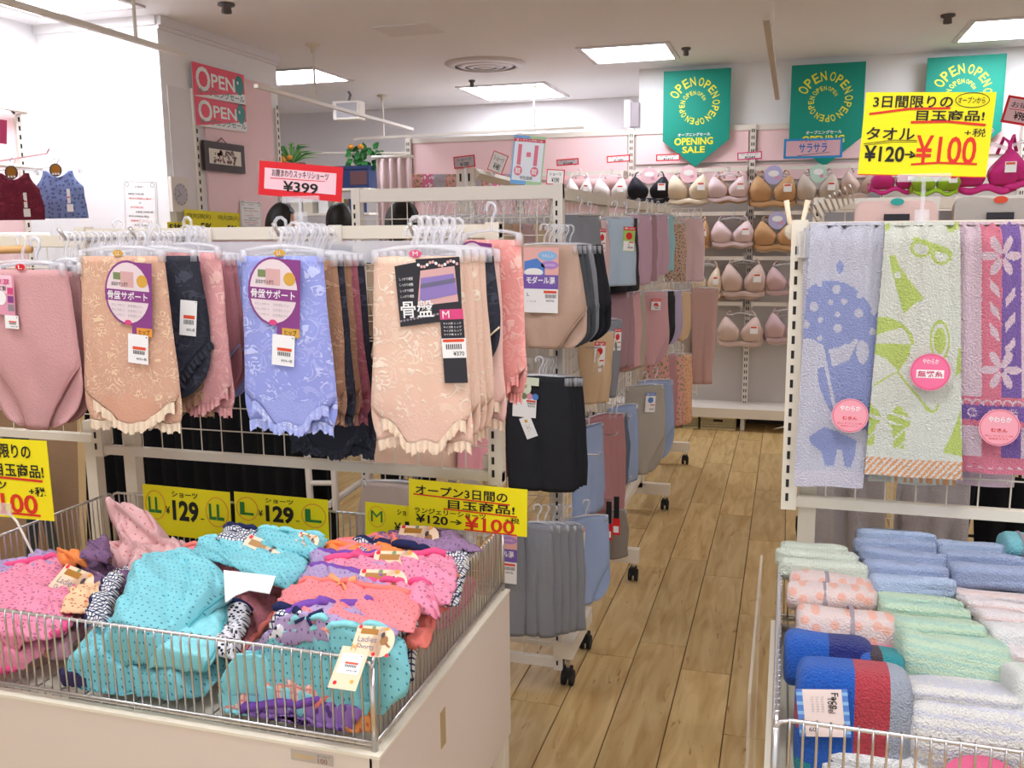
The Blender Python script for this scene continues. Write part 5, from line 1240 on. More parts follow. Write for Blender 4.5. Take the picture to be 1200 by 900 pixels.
stacked('royal blue towel with red and grey stripes and a paper label at the basket front', (930, 782, 1064, 915), None, zc=.83, d_=.10, tilt=-8, mf=t3, layers=0, ex=.25, ey=.5, extra=face_label)
for i in range(3):
    for j in range(3):
        p = Vector((.2 + .3 * i, 1.27 + .2 * j, .778)); tag(lump(.28, .19, .09, (WHT, BLT, GRT)[(i + j) % 3], i * 3 + j, .3, .5, .004, 3).build('folded_towel', None, p, smooth=True), 'towel at the bottom of the pile in the right wagon', 'towel', 'towels at the bottom of the right wagon')

# ================================================================ GOODS IN THE LEFT WAGON
AQD = dots('aqua dotted jersey', '7fd0d8', '2f6f86', 85, .17, .2, 'xy3'); 
AQ = dots('aqua dotted knit', '84cad2', '3f7f95', 100, .15, .15); AQP = cloth('plain aqua knit', '8fd6dc'); PKP = dots('pink key print', 'ea90aa', 'b06480', 90, .22, .9); HOT = cloth('hot pink binding', 'e8588a'); PLUM = dots('plum print', '7a5c7c', '5a4060', 90, .2, .9)
DUST = dots('dusty pink dotted', 'd6a8a6', 'b96a6c', 60, .12, .9); LILD = dots('lilac dotted mesh', 'b09abf', '7c5c98', 95, .16, .3); PUR = cloth('purple binding', '7c4fa8'); SALD = dots('salmon dotted', 'f0888c', '8c4a58', 95, .12, .3); NAV = cloth('navy binding', '252a52'); ORGF = cloth('orange binding', 'f0864a')
PLD = plaid('navy plaid', 'e4e3e2', '2b3358', 44); PLP = plaid('peach plaid', 'f4c9b4', 'e48c88', 40); LEO = dots('black fleck print', 'e6e2e6', '20202a', 120, .34, 1); CORL = cloth('coral knit', 'ef8276'); PURP2 = dots('purple motif print', '9a72b8', '5c3c80', 55, .26, .9)
def ladies_card(w_=60, h_=46):
    def fn(t, dx=0, dz=0, y=-.02, k=.001, rot=0):
        CB = mat('peach card', 'f0cfae', .4); b = MB(); T = tf(dx, y, dz, k, R(rot)); b.rect(-w_ * .5, 0, w_ * .25, h_, CB, .0006, T); b.oval(w_ * .22, h_ * .5, w_ * .3, h_ * .5, CB, .0006, 20, T)
        b.rect(-w_ * .38, h_ * .1, w_ * .05, h_ * .28, mat('gold brown print', 'a8701e', .4), .001, T); b.text('Ladies', -w_ * .4, h_ * .36, w_ * .08, h_ * .55, GREYT, .01, .0012, T=T); b.text('Shorts', -w_ * .38, h_ * .6, w_ * .06, h_ * .8, GREYT, .01, .0012, T=T)
        for i, c in enumerate([REDC, GOLD, OLIVE, REDC, ORG, REDC]): b.oval((-.42 + .17 * i) * w_, (.92 if i % 2 else .06) * h_, 3, 3, c, .0011, 8, T)
        b.oval(w_ * .26, h_ * .45, w_ * .1, h_ * .16, mat('bird brown', '9a6a3c', .4), .0012, 12, T); b.oval(w_ * .2, h_ * .28, w_ * .05, h_ * .1, mat('bird head', '4a3a3a', .4), .0014, 10, T); b.poly([(w_ * .33, h_ * .5), (w_ * .46, h_ * .64), (w_ * .42, h_ * .68), (w_ * .3, h_ * .58)], mat('bird brown', '9a6a3c', .4), .0012, T)
        b.build('product_card', t)
    return fn
LC = ladies_card()
def lay(label, bbox, Yt, Yb, m, kind='pad', trim=None, card=None, roll=0, th=.028, group=None, bow=None, amp=.008, seed=None, name='folded_brief', cat='panties', ex=.5, wide=1.0, price_card=False):
    x0, y0, x1, y1 = bbox; cx = (x0 + x1) / 2; A = P(cx, y0, Y=Yt); B = P(cx, y1, Y=Yb); d = (B - A); h = d.length; w_ = (P(x1, y0, Y=(Yt + Yb) / 2) - P(x0, y0, Y=(Yt + Yb) / 2)).length * wide
    zl = (-d).normalized(); yl = Vector((1, 0, 0)).cross(zl) * -1; xl = Vector((1, 0, 0)); yl = zl.cross(xl)
    Mx = Matrix((xl, yl, zl)).transposed().to_4x4() @ Matrix.Rotation(R(roll), 4, 'Y')
    t = thing(name, label, cat, group=group); lift = (th * .5 + amp * .5) if kind == 'pad' else (th * .8 + .022)
    t.matrix_world = Matrix.Translation((A + B) / 2 + yl * lift) @ Mx
    seed = seed or rnd.random() * 30
    if kind == 'pad':
        bm = lump(w_, th, h, m, seed, .3, .55, amp, 0, None, 40, 26); bm.build('fabric_body', t, smooth=True)
    else:
        bm, pt = garment_mesh('brief', w_, h, m, seed, 26, 34); bm.v = [(x + .018 * N(x * 9, z * 9, seed), y * (1 + th * 30) + .020 * N(x * 8 + seed, z * 8, 1) + .008 * N(x * 25 + seed, z * 25, 3) - .014 * max(0, 1 - abs(N(x * 6 + seed, z * 13 + x * 5, 6)) * 7), z + h / 2) for x, y, z in bm.v]
        bm.build('fabric_body', t, smooth=True, solid=.0025)
        if trim:
            for s in (0, 1):
                l = MB(); l.tube([Vector((q[0] + .018 * N(q[0] * 9, q[2] * 9, seed), q[1] * (1 + th * 40) + .020 * N(q[0] * 8 + seed, q[2] * 8, 1) - .002, q[2] + h / 2)) for q in [pt(s, .58 + .42 * i / 12, -1) for i in range(13)]], .004, trim, 6); l.build('leg_hem', t, smooth=True)
    if trim:
        b = MB(); b.tube([(-w_ * .47, -.002, h * .44), (-w_ * .3, -th * .35, h * .475 + .002), (0, -th * .42, h * .485), (w_ * .3, -th * .35, h * .475), (w_ * .47, -.002, h * .44)], .0065, trim, 8); b.build('waistband', t, smooth=True)
    if bow:
        q = MB(); c = Vector((bow[1] * w_, -th * .6 - .004, h * .42)); q.tube([c + Vector((-.022, -.004, .008)), c, c + Vector((.022, -.004, .008))], [.006, .003, .006], bow[0], 6); q.tube([c + Vector((-.014, -.004, -.014)), c, c + Vector((.014, -.004, -.014))], .0025, bow[0], 5); q.build('bow', t, smooth=True)
    if card: LC(t, card[0] * w_, h * card[1], -th * .62 - .004, .001 * (card[2] if len(card) > 2 else 1), card[3] if len(card) > 3 else 0)
    if price_card:
        b = MB(); T = tf(card[0] * w_ - .016, -th * .62 - .006, h * card[1] - .044, .001 * card[2]); b.rect(-22, 0, 22, 56, mat('peach card', 'f0cfae', .4), .0006, T); price(b, T, -18, 8, 36, 30); b.oval(-14, 50, 3, 3, REDC, .001, 8, T); b.oval(12, 47, 3, 3, GOLD, .001, 8, T); b.text('M', -6, -6, 2, 2, ORG, .03, .002, T=T); b.build('price_tag', t)
    return t
# padding layer below
for i in range(4):
    m = (LILD, PLUM, AQ, PKP)[i]
    tag(lump(.22, .20, .045, m, i * 2, .35, .5, .008).build('folded_brief', None, (-1.42 + .235 * i, 1.66, .757), smooth=True), ('lilac', 'plum', 'aqua', 'pink')[i] + ' folded brief buried at the back of the left wagon', 'panties')
def wpt(px_, py_, z):
    p = P(px_, py_, Z=z)
    if p.y < 1.192: p = P(px_, py_, Y=1.192)
    if p.z < .742: p = P(px_, py_, Z=.742)
    return p
def curve(pts, v):
    q = v * (len(pts) - 1); k = min(int(q), len(pts) - 2); t = q - k
    p0, p1, p2, p3 = pts[max(k - 1, 0)], pts[k], pts[k + 1], pts[min(k + 2, len(pts) - 1)]
    return [.5 * (2 * p1[i] + (p2[i] - p0[i]) * t + (2 * p0[i] - 5 * p1[i] + 4 * p2[i] - p3[i]) * t * t + (3 * p1[i] - p0[i] - 3 * p2[i] + p3[i]) * t ** 3) for i in (0, 1)]
def patch(label, L, Rr, z, m, edges='', trim=None, wr=.011, drop=.014, card=None, bow=None, name='folded_brief', cat='panties', nu=48, nv=36, price_card=None, tr=.0055, seed=None, lx=12):
    """a limp garment lying on the pile: L and Rr are its left and right outlines from back to front"""
    seed = rnd.random() * 40 if seed is None else seed
    zs = z if isinstance(z, (list, tuple)) else [z, z]
    c0 = wpt(*[(curve(L, .5)[i] + curve(Rr, .5)[i]) / 2 for i in (0, 1)], sum(zs) / len(zs))
    rot = Matrix.Rotation(R(-52), 3, 'X'); inv = rot.inverted()
    def raw(u, v, e=True):
        a, b_ = curve(L, v), curve(Rr, v); k = v * (len(zs) - 1); q = min(int(k), len(zs) - 2); zz = zs[q] + (zs[q + 1] - zs[q]) * (k - q)
        p = wpt(a[0] + (b_[0] - a[0]) * u, a[1] + (b_[1] - a[1]) * u, zz)
        n = wr * (1.3 * N(p.x * lx + seed, p.y * 14, seed) + .5 * N(p.x * 34, p.y * 40 + seed, 2) + .3 * N(p.x * 80 + seed, p.y * 60, 5)) + wr * 1.5 * max(0, 1 - abs(N(p.x * 5 + seed, p.y * 22 + p.x * 9, 8)) * 8) * .7 - wr * .8 * max(0, 1 - abs(N(p.x * 16 + p.y * 8, p.y * 7 + seed, 3)) * 9)
        ed = min(u, 1 - u) * 2.2; ed2 = min(v, 1 - v) * 3; fall = (1 - min(1, ed * 2.4)) ** 2 + (1 - min(1, ed2 * 2.2)) ** 2
        p = p + Vector((0, -.55, .83)) * n - Vector((0, -.25, .97)) * drop * min(1, fall)
        if p.y < 1.186: p.y = 1.186
        p.z = max(p.z, .738)
        return inv @ (p - c0)
    t = thing(name, label, cat, c0, rot=(R(-52), 0, 0))
    b = MB(); b.grid(lambda u, v: raw(u, 1 - v), nu, nv, m)
    b.build('fabric_body', t, smooth=True, solid=.003)
    for e in edges:
        pts = [raw(.04 + .92 * i / 24, .09) + Vector((0, -.003, 0)) for i in range(25)] if e == 't' else [raw(i / 24, .97) for i in range(25)] if e == 'b' else [raw(.035, i / 24) for i in range(25)] if e == 'l' else [raw(.965, i / 24) for i in range(25)]
        b = MB(); b.tube([p + Vector((0, -.002, 0)) for p in pts], tr, trim, 6); b.build('waistband' if e == 't' else 'binding', t, smooth=True)
    if bow:
        c = raw(bow[1], .12) + Vector((0, -.006, 0)); q = MB(); q.tube([c + Vector((-.024, -.002, .008)), c, c + Vector((.024, -.002, .008))], [.007, .003, .007], bow[0], 6); q.tube([c + Vector((-.014, -.002, -.014)), c, c + Vector((.014, -.002, -.014))], .003, bow[0], 5); q.build('bow', t, smooth=True)
    if card:
        c = wpt(card[0], card[1], zs[0]); c = inv @ (c - c0) ; LC(t, c.x, c.z, c.y - .017, .00105 * card[2], card[3])
        if price_card:
            b = MB(); T = tf(c.x - .022, c.y - .0195, c.z - .038, .00105 * card[2], 0); b.rect(-20, 0, 22, 62, mat('peach card', 'f0cfae', .4), .0006, T); price(b, T, -15, 10, 32, 30); b.oval(-12, 54, 3, 3, REDC, .001, 8, T); b.oval(12, 50, 3, 3, GOLD, .001, 8, T); b.text('M', -6, -4, 2, 6, ORG, 0, .002, T=T); b.build('price_tag', t)
    return t
ORB = cloth('orange cotton', 'ef9050'); MESH = dots('rose brown print', 'b06a70', '8c5058', 90, .14, .6)
# --- left part
patch('plum print brief behind the pink key print one', [(72, 652), (78, 664), (96, 680), (112, 694)], [(118, 648), (156, 654), (166, 668), (150, 684)], .83, PLUM, 't', cloth('plum binding', '5c3c66'))
patch('lilac brief edge at the far left behind the pink key print one', [(-30, 660), (-20, 672)], [(70, 642), (80, 660)], .82, LILD)
patch('orange cotton brief corner behind the plum one', [(62, 642), (70, 654)], [(94, 642), (100, 656)], .86, ORB)
patch('small plum brief beside the side wires at the back left', [(112, 628), (92, 648)], [(126, 626), (128, 650)], .88, PLUM)
patch('lower pink layer of the pile at the front left corner', [(-40, 735), (-40, 770), (-30, 795)], [(70, 728), (58, 752), (16, 778)], [.80, .77], cloth('rose pink knit layer', 'ec92ac'), 'b', HOT, tr=.006)
patch('pink key print brief with hot pink binding at the far left of the wagon', [(6, 656), (-30, 690), (-50, 730), (-50, 770)], [(72, 646), (92, 684), (84, 712), (66, 736)], .82, PKP, 'rt', HOT, tr=.007)
patch('grey and orange printed brief edge under the pink pile', [(20, 758), (10, 768)], [(62, 750), (60, 762)], .755, dots('multi print', 'd9b08c', '7a6a8c', 80, .3, 1))
patch('peach brief with a bird card, lying between the pink and the big aqua one', [(92, 672), (80, 690), (70, 712)], [(142, 664), (128, 690), (112, 712)], .83, dots('peach berry print', 'ecc49a', 'c05a4c', 90, .2, 1), card=(103, 674, 1.5, -12))
patch('sheer mauve fold in front of the peach card', [(82, 712), (62, 735), (60, 768)], [(128, 706), (100, 730), (84, 770)], [.80, .76], cloth('sheer mauve', 'b88c98'))
patch('navy plaid brief tucked behind the big aqua brief', [(138, 658), (118, 690), (96, 722)], [(156, 660), (136, 692), (118, 728)], .84, PLD, 'l', NAV)
patch('crumpled dusty pink dotted brief standing at the back left of the wagon', [(126, 590), (134, 612), (122, 636), (120, 656)], [(140, 587), (186, 608), (202, 630), (188, 654)], [.93, .90, .87, .85], DUST, wr=.022, drop=.04, lx=9)
patch('second fold of the dusty pink dotted brief with a paper strip', [(150, 640), (152, 660)], [(226, 630), (206, 656)], .87, DUST, wr=.018, drop=.03)
# --- big aqua
patch('aqua crumpled layer at the wagon front under the big brief', [(116, 716), (86, 752), (70, 778), (92, 812)], [(262, 716), (276, 742), (244, 786), (186, 816)], [.83, .80, .76], AQ, wr=.016, drop=.03, lx=16)
patch('navy and coral hem peeping out below the aqua layer', [(70, 786), (76, 800)], [(118, 792), (124, 806)], .752, cloth('navy coral hem', '3c3458'))
patch('plain aqua back panel of the big brief at its right', [(208, 684), (196, 722), (186, 752), (170, 776)], [(262, 686), (263, 716), (256, 752), (240, 780)], [.86, .82], AQP, 'r', cloth('aqua seam', '5fb4be'), wr=.006, tr=.003)
patch('big aqua dotted brief heaped in the middle of the left wagon', [(178, 637), (150, 660), (128, 704), (112, 742), (112, 762)], [(206, 636), (252, 652), (268, 682), (224, 718), (178, 762)], [.90, .89, .87, .84], AQ, 'r', cloth('aqua seam', '5fb4be'), wr=.012, drop=.035, tr=.003, nu=56, nv=50)
# --- middle
patch('navy plaid brief at the very back under the yellow cards', [(262, 613), (254, 630)], [(304, 620), (290, 634)], .90, PLD, 't', NAV)
patch('teal aqua brief behind the L price card row', [(300, 618), (282, 634)], [(384, 626), (372, 646)], .90, AQ, 't', AQP, card=(368, 632, .8, -8))
patch('rose brown brief under the white blank card', [(262, 660), (264, 700), (262, 745), (246, 784)], [(338, 676), (328, 704), (300, 744), (266, 782)], [.85, .80, .77], MESH, 'tr', CORL)
patch('coral pink brief under the aqua dotted one', [(214, 638), (240, 654)], [(262, 640), (336, 684)], .87, SALD, 't', CORL)
patch('aqua dotted brief with an oval bird card in the back middle', [(240, 626), (226, 640), (262, 656), (300, 670)], [(346, 640), (360, 652), (352, 668), (336, 682)], .89, AQ, 't', AQP, card=(318, 640, 1.5, -14))
patch('fleck and plaid brief tucked beside the big aqua one', [(264, 706), (262, 732), (250, 758)], [(294, 704), (286, 734), (272, 764)], .83, LEO, 't', NAV)
t = thing('blank_card', 'blank white card with a curved cut lying on the rose brown brief', 'card', P(262, 668, Z=.905)); o_ = t.location
b = MB(); tp = [P(x, y, Z=.905 - (y - 668) * .0005) - o_ for x, y in ((262, 668), (323, 675), (316, 695), (292, 691), (276, 697), (264, 706))]
b.add([tuple(v) for v in tp] + [tuple(v - Vector((0, 0, .002))) for v in tp], [(5, 4, 3, 2, 1, 0), (6, 7, 8, 9, 10, 11)] + [(i, (i + 1) % 6, (i + 1) % 6 + 6, i + 6) for i in range(6)], PAPER); b.build('card_sheet', t)
# --- right column, back to front
patch('salmon brief at the back between the L and M cards', [(398, 632), (360, 650)], [(470, 622), (450, 650)], .885, SALD, 't', CORL)
patch('sheer plum pack with a bird card at the back right of the wagon', [(424, 628), (410, 650)], [(520, 614), (566, 640)], .885, dots('sheer plum print', '9a7a9c', '6c4c74', 90, .16, .5), 't', PLUM, card=(496, 622, 1.4, 3))
patch('navy brief with an orange bow at the back right', [(414, 630), (400, 652)], [(508, 646), (505, 662)], .888, PLD, 't', NAV, bow=(ORGF, .42), tr=.009)
patch('orange trimmed brief below the navy one', [(370, 636), (366, 660)], [(534, 644), (538, 670)], .886, ORB, 't', ORGF)
patch('navy striped pack edge near the side wires, back', [(520, 650), (500, 700)], [(556, 640), (534, 700)], .87, PLD, 'l', NAV)
patch('lilac dotted brief with purple waistband, upper one', [(368, 640), (352, 668), (350, 684)], [(452, 652), (470, 672), (450, 690)], .892, LILD, 't', PUR, tr=.007)
patch('hot pink print brief with a bird card', [(374, 652), (392, 664), (420, 688)], [(528, 644), (536, 668), (526, 704)], .9, PKP, 't', HOT, card=(470, 652, 1.45, 5), tr=.007, bow=(HOT, .35))
patch('lilac dotted brief with purple waistband, lower one', [(362, 656), (346, 688), (344, 700)], [(464, 678), (470, 694), (460, 708)], .905, LILD, 't', PUR, tr=.007)
patch('pink brief with the second bird card', [(420, 678), (404, 694)], [(508, 682), (514, 712)], .905, PKP, 't', HOT, card=(455, 674, 1.45, 5))
patch('bright coral pack edge near the side wires, middle', [(484, 694), (474, 750)], [(526, 690), (496, 752)], .86, CORL)
patch('salmon dotted brief with a peach bow', [(346, 676), (324, 698), (312, 724)], [(484, 690), (492, 708), (482, 730)], .915, SALD, 't', CORL, bow=(cloth('peach ribbon', 'f4a878'), .42), wr=.008)
patch('navy bound brief under the salmon one', [(322, 706), (312, 726)], [(362, 712), (360, 730)], .918, PLD, 't', NAV, tr=.008)
patch('navy waistband pack at the right of the purple one', [(458, 706), (462, 790)], [(490, 710), (484, 790)], [.90, .79], PLD, 't', NAV, tr=.009)
patch('purple motif brief with purple waistband', [(326, 716), (300, 738), (286, 752)], [(456, 698), (468, 714), (464, 738)], .914, LILD, 't', PUR, tr=.008)
patch('black fleck brief with dark ribbon tabs', [(338, 722), (312, 742)], [(384, 722), (400, 742)], .925, LEO, 't', AQP, bow=(NAV, .5))
patch('peach strip brief behind the front aqua one', [(372, 720), (380, 738)], [(466, 724), (462, 744)], .90, cloth('peach cotton', 'f2a294'), 't', AQP)
patch('aqua dotted layer under the front brief, its hem below the plaid', [(266, 790), (254, 806), (262, 838)], [(444, 790), (452, 806), (430, 832)], .79, AQP, wr=.008)
patch('purple motif brief at the bottom front of the basket', [(276, 828), (300, 848), (320, 862)], [(426, 812), (424, 838), (398, 866)], .775, PURP2, 't', PUR, tr=.007)
patch('orange brief corner at the bottom front right', [(404, 838), (394, 862)], [(438, 826), (436, 852)], .78, dots('orange print', 'f09a58', 'd0683c', 80, .2, .8))
patch('peach plaid brief folded under the front aqua one', [(318, 790), (268, 816), (258, 830)], [(352, 784), (390, 798), (372, 820)], .80, PLP, 'tr', CORL, tr=.006)
patch('aqua dotted brief in front carrying a Ladies Shorts card and price tag', [(332, 722), (270, 762), (256, 786), (262, 802)], [(462, 738), (476, 744), (472, 792), (448, 822)], [.91, .89, .86, .82], AQ, 't', AQP, card=(447, 741, 1.0, 2), price_card=True, wr=.014, drop=.03, nu=60, nv=44)
patch('plain aqua lining cup at the left of the front brief', [(276, 764), (258, 786), (270, 806)], [(312, 764), (318, 786), (308, 808)], [.85, .82], AQP, wr=.008)
# yellow price cards standing along the back of the basket
def ycard(lbl, tl, tr, bl, label, size):
    def art(b, H):
        if size != 'M':
            b.text(size, 6, H * .24, 21, H * .56, GRN, .03); b.ring(14, H * .4, 12, H * .3, 1.0, ORG)
            b.text('ショーツ', 34, H * .08, 64, H * .2, INK, .02); b.text('¥', 26, H * .4, 31, H * .56, INK, .01); b.text('129', 34, H * .26, 64, H * .68, INK, .04); b.rect(66, H * .58, 70, H * .6, INK, .001)
            b.text(size, 76, H * .26, 93, H * .58, GRN, .03); b.ring(85, H * .42, 13, H * .3, 1.0, ORG)
        else:
            b.text('M', 12, H * .2, 36, H * .5, GRN, .0); b.ring(24, H * .36, 18, H * .28, 1.2, ORG); b.text('ショ', 66, H * .1, 84, H * .25, INK, .02); b.text('¥', 60, H * .45, 74, H * .7, INK, .01); b.text('1', 82, H * .4, 92, H * .85, INK, .04)
    place_sign('price_card', label, 'price card', tl, tr, bl, Y=1.812, base=YEL, art=art)
ycard('', (167, 567), (269, 577), (161, 622), 'yellow ¥129 card marked LL at the back of the left wagon', 'LL')
ycard('', (274, 576), (384, 586), (274, 622), 'yellow ¥129 card marked L at the back of the left wagon', 'L')
ycard('', (428, 588), (485, 594), (429, 632), 'yellow card marked M half covered by the ¥100 sign', 'M')
def y100(b, H):
    b.text('オープン3日間の', 6, H * .1, 84, H * .32, INK, .018); b.poly([(4, H * .3), (86, H * .34), (86, H * .37), (4, H * .33)], REDI, .001); b.text('目玉商品!', 34, H * .36, 90, H * .56, INK, .018); b.poly([(30, H * .56), (92, H * .58), (92, H * .61), (30, H * .59)], REDI, .001)
    b.text('カラフルショーツ', 6, H * .47, 68, H * .6, INK, .02) if False else b.text('ランジェリーショーツ', 5, H * .60, 66, H * .72, INK, .02)
    b.text('¥120', 6, H * .74, 34, H * .93, INK, .02); b.text('→', 36, H * .78, 46, H * .9, INK, .018); b.text('¥100', 48, H * .68, 90, H * .97, REDI, .02); b.text('+税', 82, H * .62, 94, H * .74, INK, .01); b.poly([(48, H * .96), (92, H * .97), (92, H), (48, H * .99)], REDI, .001)
place_sign('price_sign', 'tilted yellow sign reading ¥120 to ¥100 at the right end of the left wagon', 'price sign', (479, 561), (618, 574), (476, 614), Y=1.77, base=YEL, art=y100)
q = P(552, 640, Y=1.785); q2 = P(552, 622, Y=1.785); clip_stand(q.x, 1.785, q.z, q2.z, 'clear clip holding the tilted ¥100 sign on the basket rim')
def y100b(b, H):
    b.text('限りの', 48, H * .06, 82, H * .24, INK, .02); b.text('目玉商品!', 40, H * .3, 94, H * .47, INK, .018); b.poly([(30, H * .47), (92, H * .49), (92, H * .52), (30, H * .5)], REDI, .001); b.text('¥100', 20, H * .68, 84, H * .93, REDI, .02); b.poly([(10, H * .92), (86, H * .93), (86, H * .96), (10, H * .95)], REDI, .001)
    b.text('ツ', 40, H * .54, 52, H * .64, INK, .02); b.text('+税', 76, H * .58, 94, H * .7, INK, .02)
place_sign('price_sign', 'yellow ¥100 sign cut off by the left edge of the picture', 'price sign', (-52, 511), (54, 517), (-58, 598), Y=1.52, base=YEL, art=y100b)
t = thing('sign_stand', 'thin white wire stand under the yellow sign at the left edge', 'sign holder', P(10, 600, Y=1.52)); MB().tube([(0, 0, 0), (.02, 0, -.02), (.045, .0, -.07), (.07, 0, -.12)], .0028, WHITE, 6).build('wire_stem', t, smooth=True); MB().box((-.02, -.006, -.006), (.012, .004, .02), CLEAR).build('gripper', t)
# ================================================================ LEFT BACKGROUND
BLKC = mat('black cloth', '0b0a0e', .95)
def drape(name, label, x0, x1, z0, z1, y, m, folds=14, amp=.02, cat='curtain', top=None):
    b = MB(); b.grid(lambda u, v: (x0 + (x1 - x0) * u, y + amp * math.sin(u * folds * 6.28) * (.5 + .5 * v) + .01 * N(u * 9, v * 2, 4), z1 + (z0 - z1) * v), folds * 8, 10, m)
    o = b.build(name, smooth=True, solid=.003); return tag(o, label, cat)
XD0, XD1 = P(95, 560, Y=2.75).x, P(395, 560, Y=2.75).x
drape('black_curtain', 'black cloth curtain hanging behind the left net rack', XD0, XD1, .0, 1.40, 2.75, BLKC, 16)
# cork board easel
A = P(92, 505, Y=2.2); B = P(-70, 505, Y=2.2)
t = thing('cork_board', 'brown cork board with pale wood edge leaning behind the left wagon', 'board', (A.x, 2.2, .0)); o = (A.x, 2.2, 0)
b = MB(o); b.add([(B.x, 2.2, .3), (A.x - .05, 2.2, .3), (A.x - .02, 2.24, 1.12), (B.x, 2.24, 1.12), (B.x, 2.215, .3), (A.x - .05, 2.215, .3), (A.x - .02, 2.255, 1.12), (B.x, 2.255, 1.12)], [(0, 1, 2, 3), (7, 6, 5, 4), (1, 5, 6, 2), (0, 4, 5, 1), (3, 2, 6, 7)], mat('cork', 'a98768', .95, var=.35, bscale=300, bump=.2)); b.build('cork_sheet', t)
MB(o).tube([(A.x - .04, 2.2, .3), (A.x - .01, 2.24, 1.13)], .014, mat('pale wood', 'd6b787', .6), 4).build('wooden_edge', t)
DG = mat('dark green metal', '353c3a', .6)
q = [P(*v, Y=2.12) for v in ((45, 560), (82, 730), (38, 560), (38, 740), (5, 505), (40, 520))]
t = thing('easel_stand', 'dark metal easel legs in front of the cork board', 'easel', q[2])
MB(q[2]).tube([q[0], q[1]], .02, DG, 4).build('leg', t); MB(q[2]).tube([q[2], q[3]], .022, DG, 4).build('leg', t); b = MB(q[2]); b.cbox(P(18, 510, Y=2.12), (.07, .03, .03), DG); b.build('clamp', t)
# leafy plant
def leaf(b, c, L, wd, a, tilt, m):
    d = Vector((math.cos(a), .25 * math.sin(a * 3), math.sin(a))); n = Vector((-d.z, 0, d.x)) ; c = Vector(c)
    pts = [c, c + d * L * .35 + n * wd, c + d * L * .7 + n * wd * .7, c + d * L, c + d * L * .7 - n * wd * .7, c + d * L * .35 - n * wd]; mid = [c + d * L * .35 + Vector((0, tilt, 0)), c + d * L * .7 + Vector((0, tilt, 0))]
    b.add(pts + mid, [(0, 1, 6), (0, 6, 5), (1, 2, 7, 6), (6, 7, 4, 5), (2, 3, 7), (7, 3, 4)], m)
LEAF = mat('leaf green', '3f8a45', .5); LEAF2 = mat('dark leaf green', '24602c', .5)
t = thing('leafy_vine', 'green leafy artificial vine beside the cork board', 'plant', P(98, 590, Y=2.4)); l0 = t.location
stem = [P(x, y, Y=2.4) for x, y in ((82, 575), (92, 555), (97, 530), (100, 510), (96, 600))]
MB(l0).lathe([(.001, -l0.z + .001), (.07, -l0.z + .001), (.09, -l0.z + .2), (.001, -l0.z + .19)], (0, 0, 0), mat('terracotta pot', '8c6a58', .7), 16).build('pot', t, smooth=True)
MB(l0).tube([(l0.x, l0.y, .19), P(88, 640, Y=2.4), stem[1], stem[2], stem[3]], .003, LEAF2, 5).build('stem', t)
for i, (x, y, L, a) in enumerate([(105, 520, .06, .3), (96, 518, .05, 2.6), (108, 545, .06, -.2), (100, 542, .05, 3.6), (92, 560, .07, -1.6), (104, 570, .055, .2), (112, 578, .06, -.3), (96, 580, .06, -2.2), (108, 590, .05, -1.2), (100, 506, .04, 1.7)]):
    b = MB(l0); leaf(b, P(x, y, Y=2.4), L, .017, a, .006, LEAF if i % 2 else LEAF2); b.build('leaf', t)
# white tubular stand behind the net
t = thing('tubular_stand', 'white tubular garment stand seen through the net of the left rack', 'stand', P(390, 590, Y=2.7)); l0 = t.location
MB(l0).tube([P(356, 470, Y=2.7), P(364, 590, Y=2.7)], .012, WHITE, 8).tube([P(388, 480, Y=2.7), P(394, 600, Y=2.7)], .012, WHITE, 8).build('upright', t)
MB(l0).tube([P(362, 566, Y=2.7), P(392, 566, Y=2.7)], .009, WHITE, 8).tube([P(385, 592, Y=2.7), P(430, 560, Y=2.9)], .012, WHITE, 8).build('cross_bar', t)
# wooden bar of the left rack
tag(MB().tube([P(-40, 294, Y=1.72), P(36, 292, Y=1.72)], .009, mat('honey wood', 'd9a66a', .5), 8).build('wooden_bar', smooth=True), 'honey coloured wooden bar at the left edge above the mauve brief', 'bar')
# ---- camisoles on the left wall bay
YCm = 4.15
t = thing('wall_shelving', 'pink wall bay with white bars holding the camisoles at the left edge', 'shelving', (XL, 3.7, 0)); o = (XL, 3.7, 0)
MB(o).box((XL, 3.0, 1.2), (XL + .012, 4.42, 2.2), PINK).build('pink_panel', t)
b = MB(o); b.box((XL, 4.42, .1), (XL + .03, 4.46, 2.26), WHITE)
for k in range(40): b.box((XL + .03, 4.434, .2 + k * .05), (XL + .032, 4.446, .226 + k * .05), SLOT)
b.build('slotted_upright', t)
MB(o).box((XL + .06, 2.9, 2.2), (XL + .1, 4.46, 2.235), WHITE).box((XL, 4.42, 2.19), (XL + .08, 4.46, 2.22), WHITE).build('top_bar', t)
MB(o).tube([(XL + .2, 2.9, 1.88), (XL + .2, 4.4, 1.88)], .012, WHITE, 8).build('hang_bar', t)
MB(o).tube([(XL + .2, 2.9, 1.50), (XL + .2, 4.4, 1.50)], .02, WHITE, 8).build('hang_bar', t)
for yy in (3.55, 4.1):
    MB(o).tube([(XL + .2, yy, 1.9), (XL + .52, yy, 1.93), (XL + .54, yy, 1.955)], .004, mat('pinkish chrome', 'd8a0a4', .3, .6), 6).build('hook', t)
CW = lace('wine lace', '6c1830', '8c2c44', 40, .6); CB_ = dots('denim blue flower print', '7f8fbe', '5a6a9c', 40, .3, .9)
DCARD = mat('dark badge', '5c5048', .3)
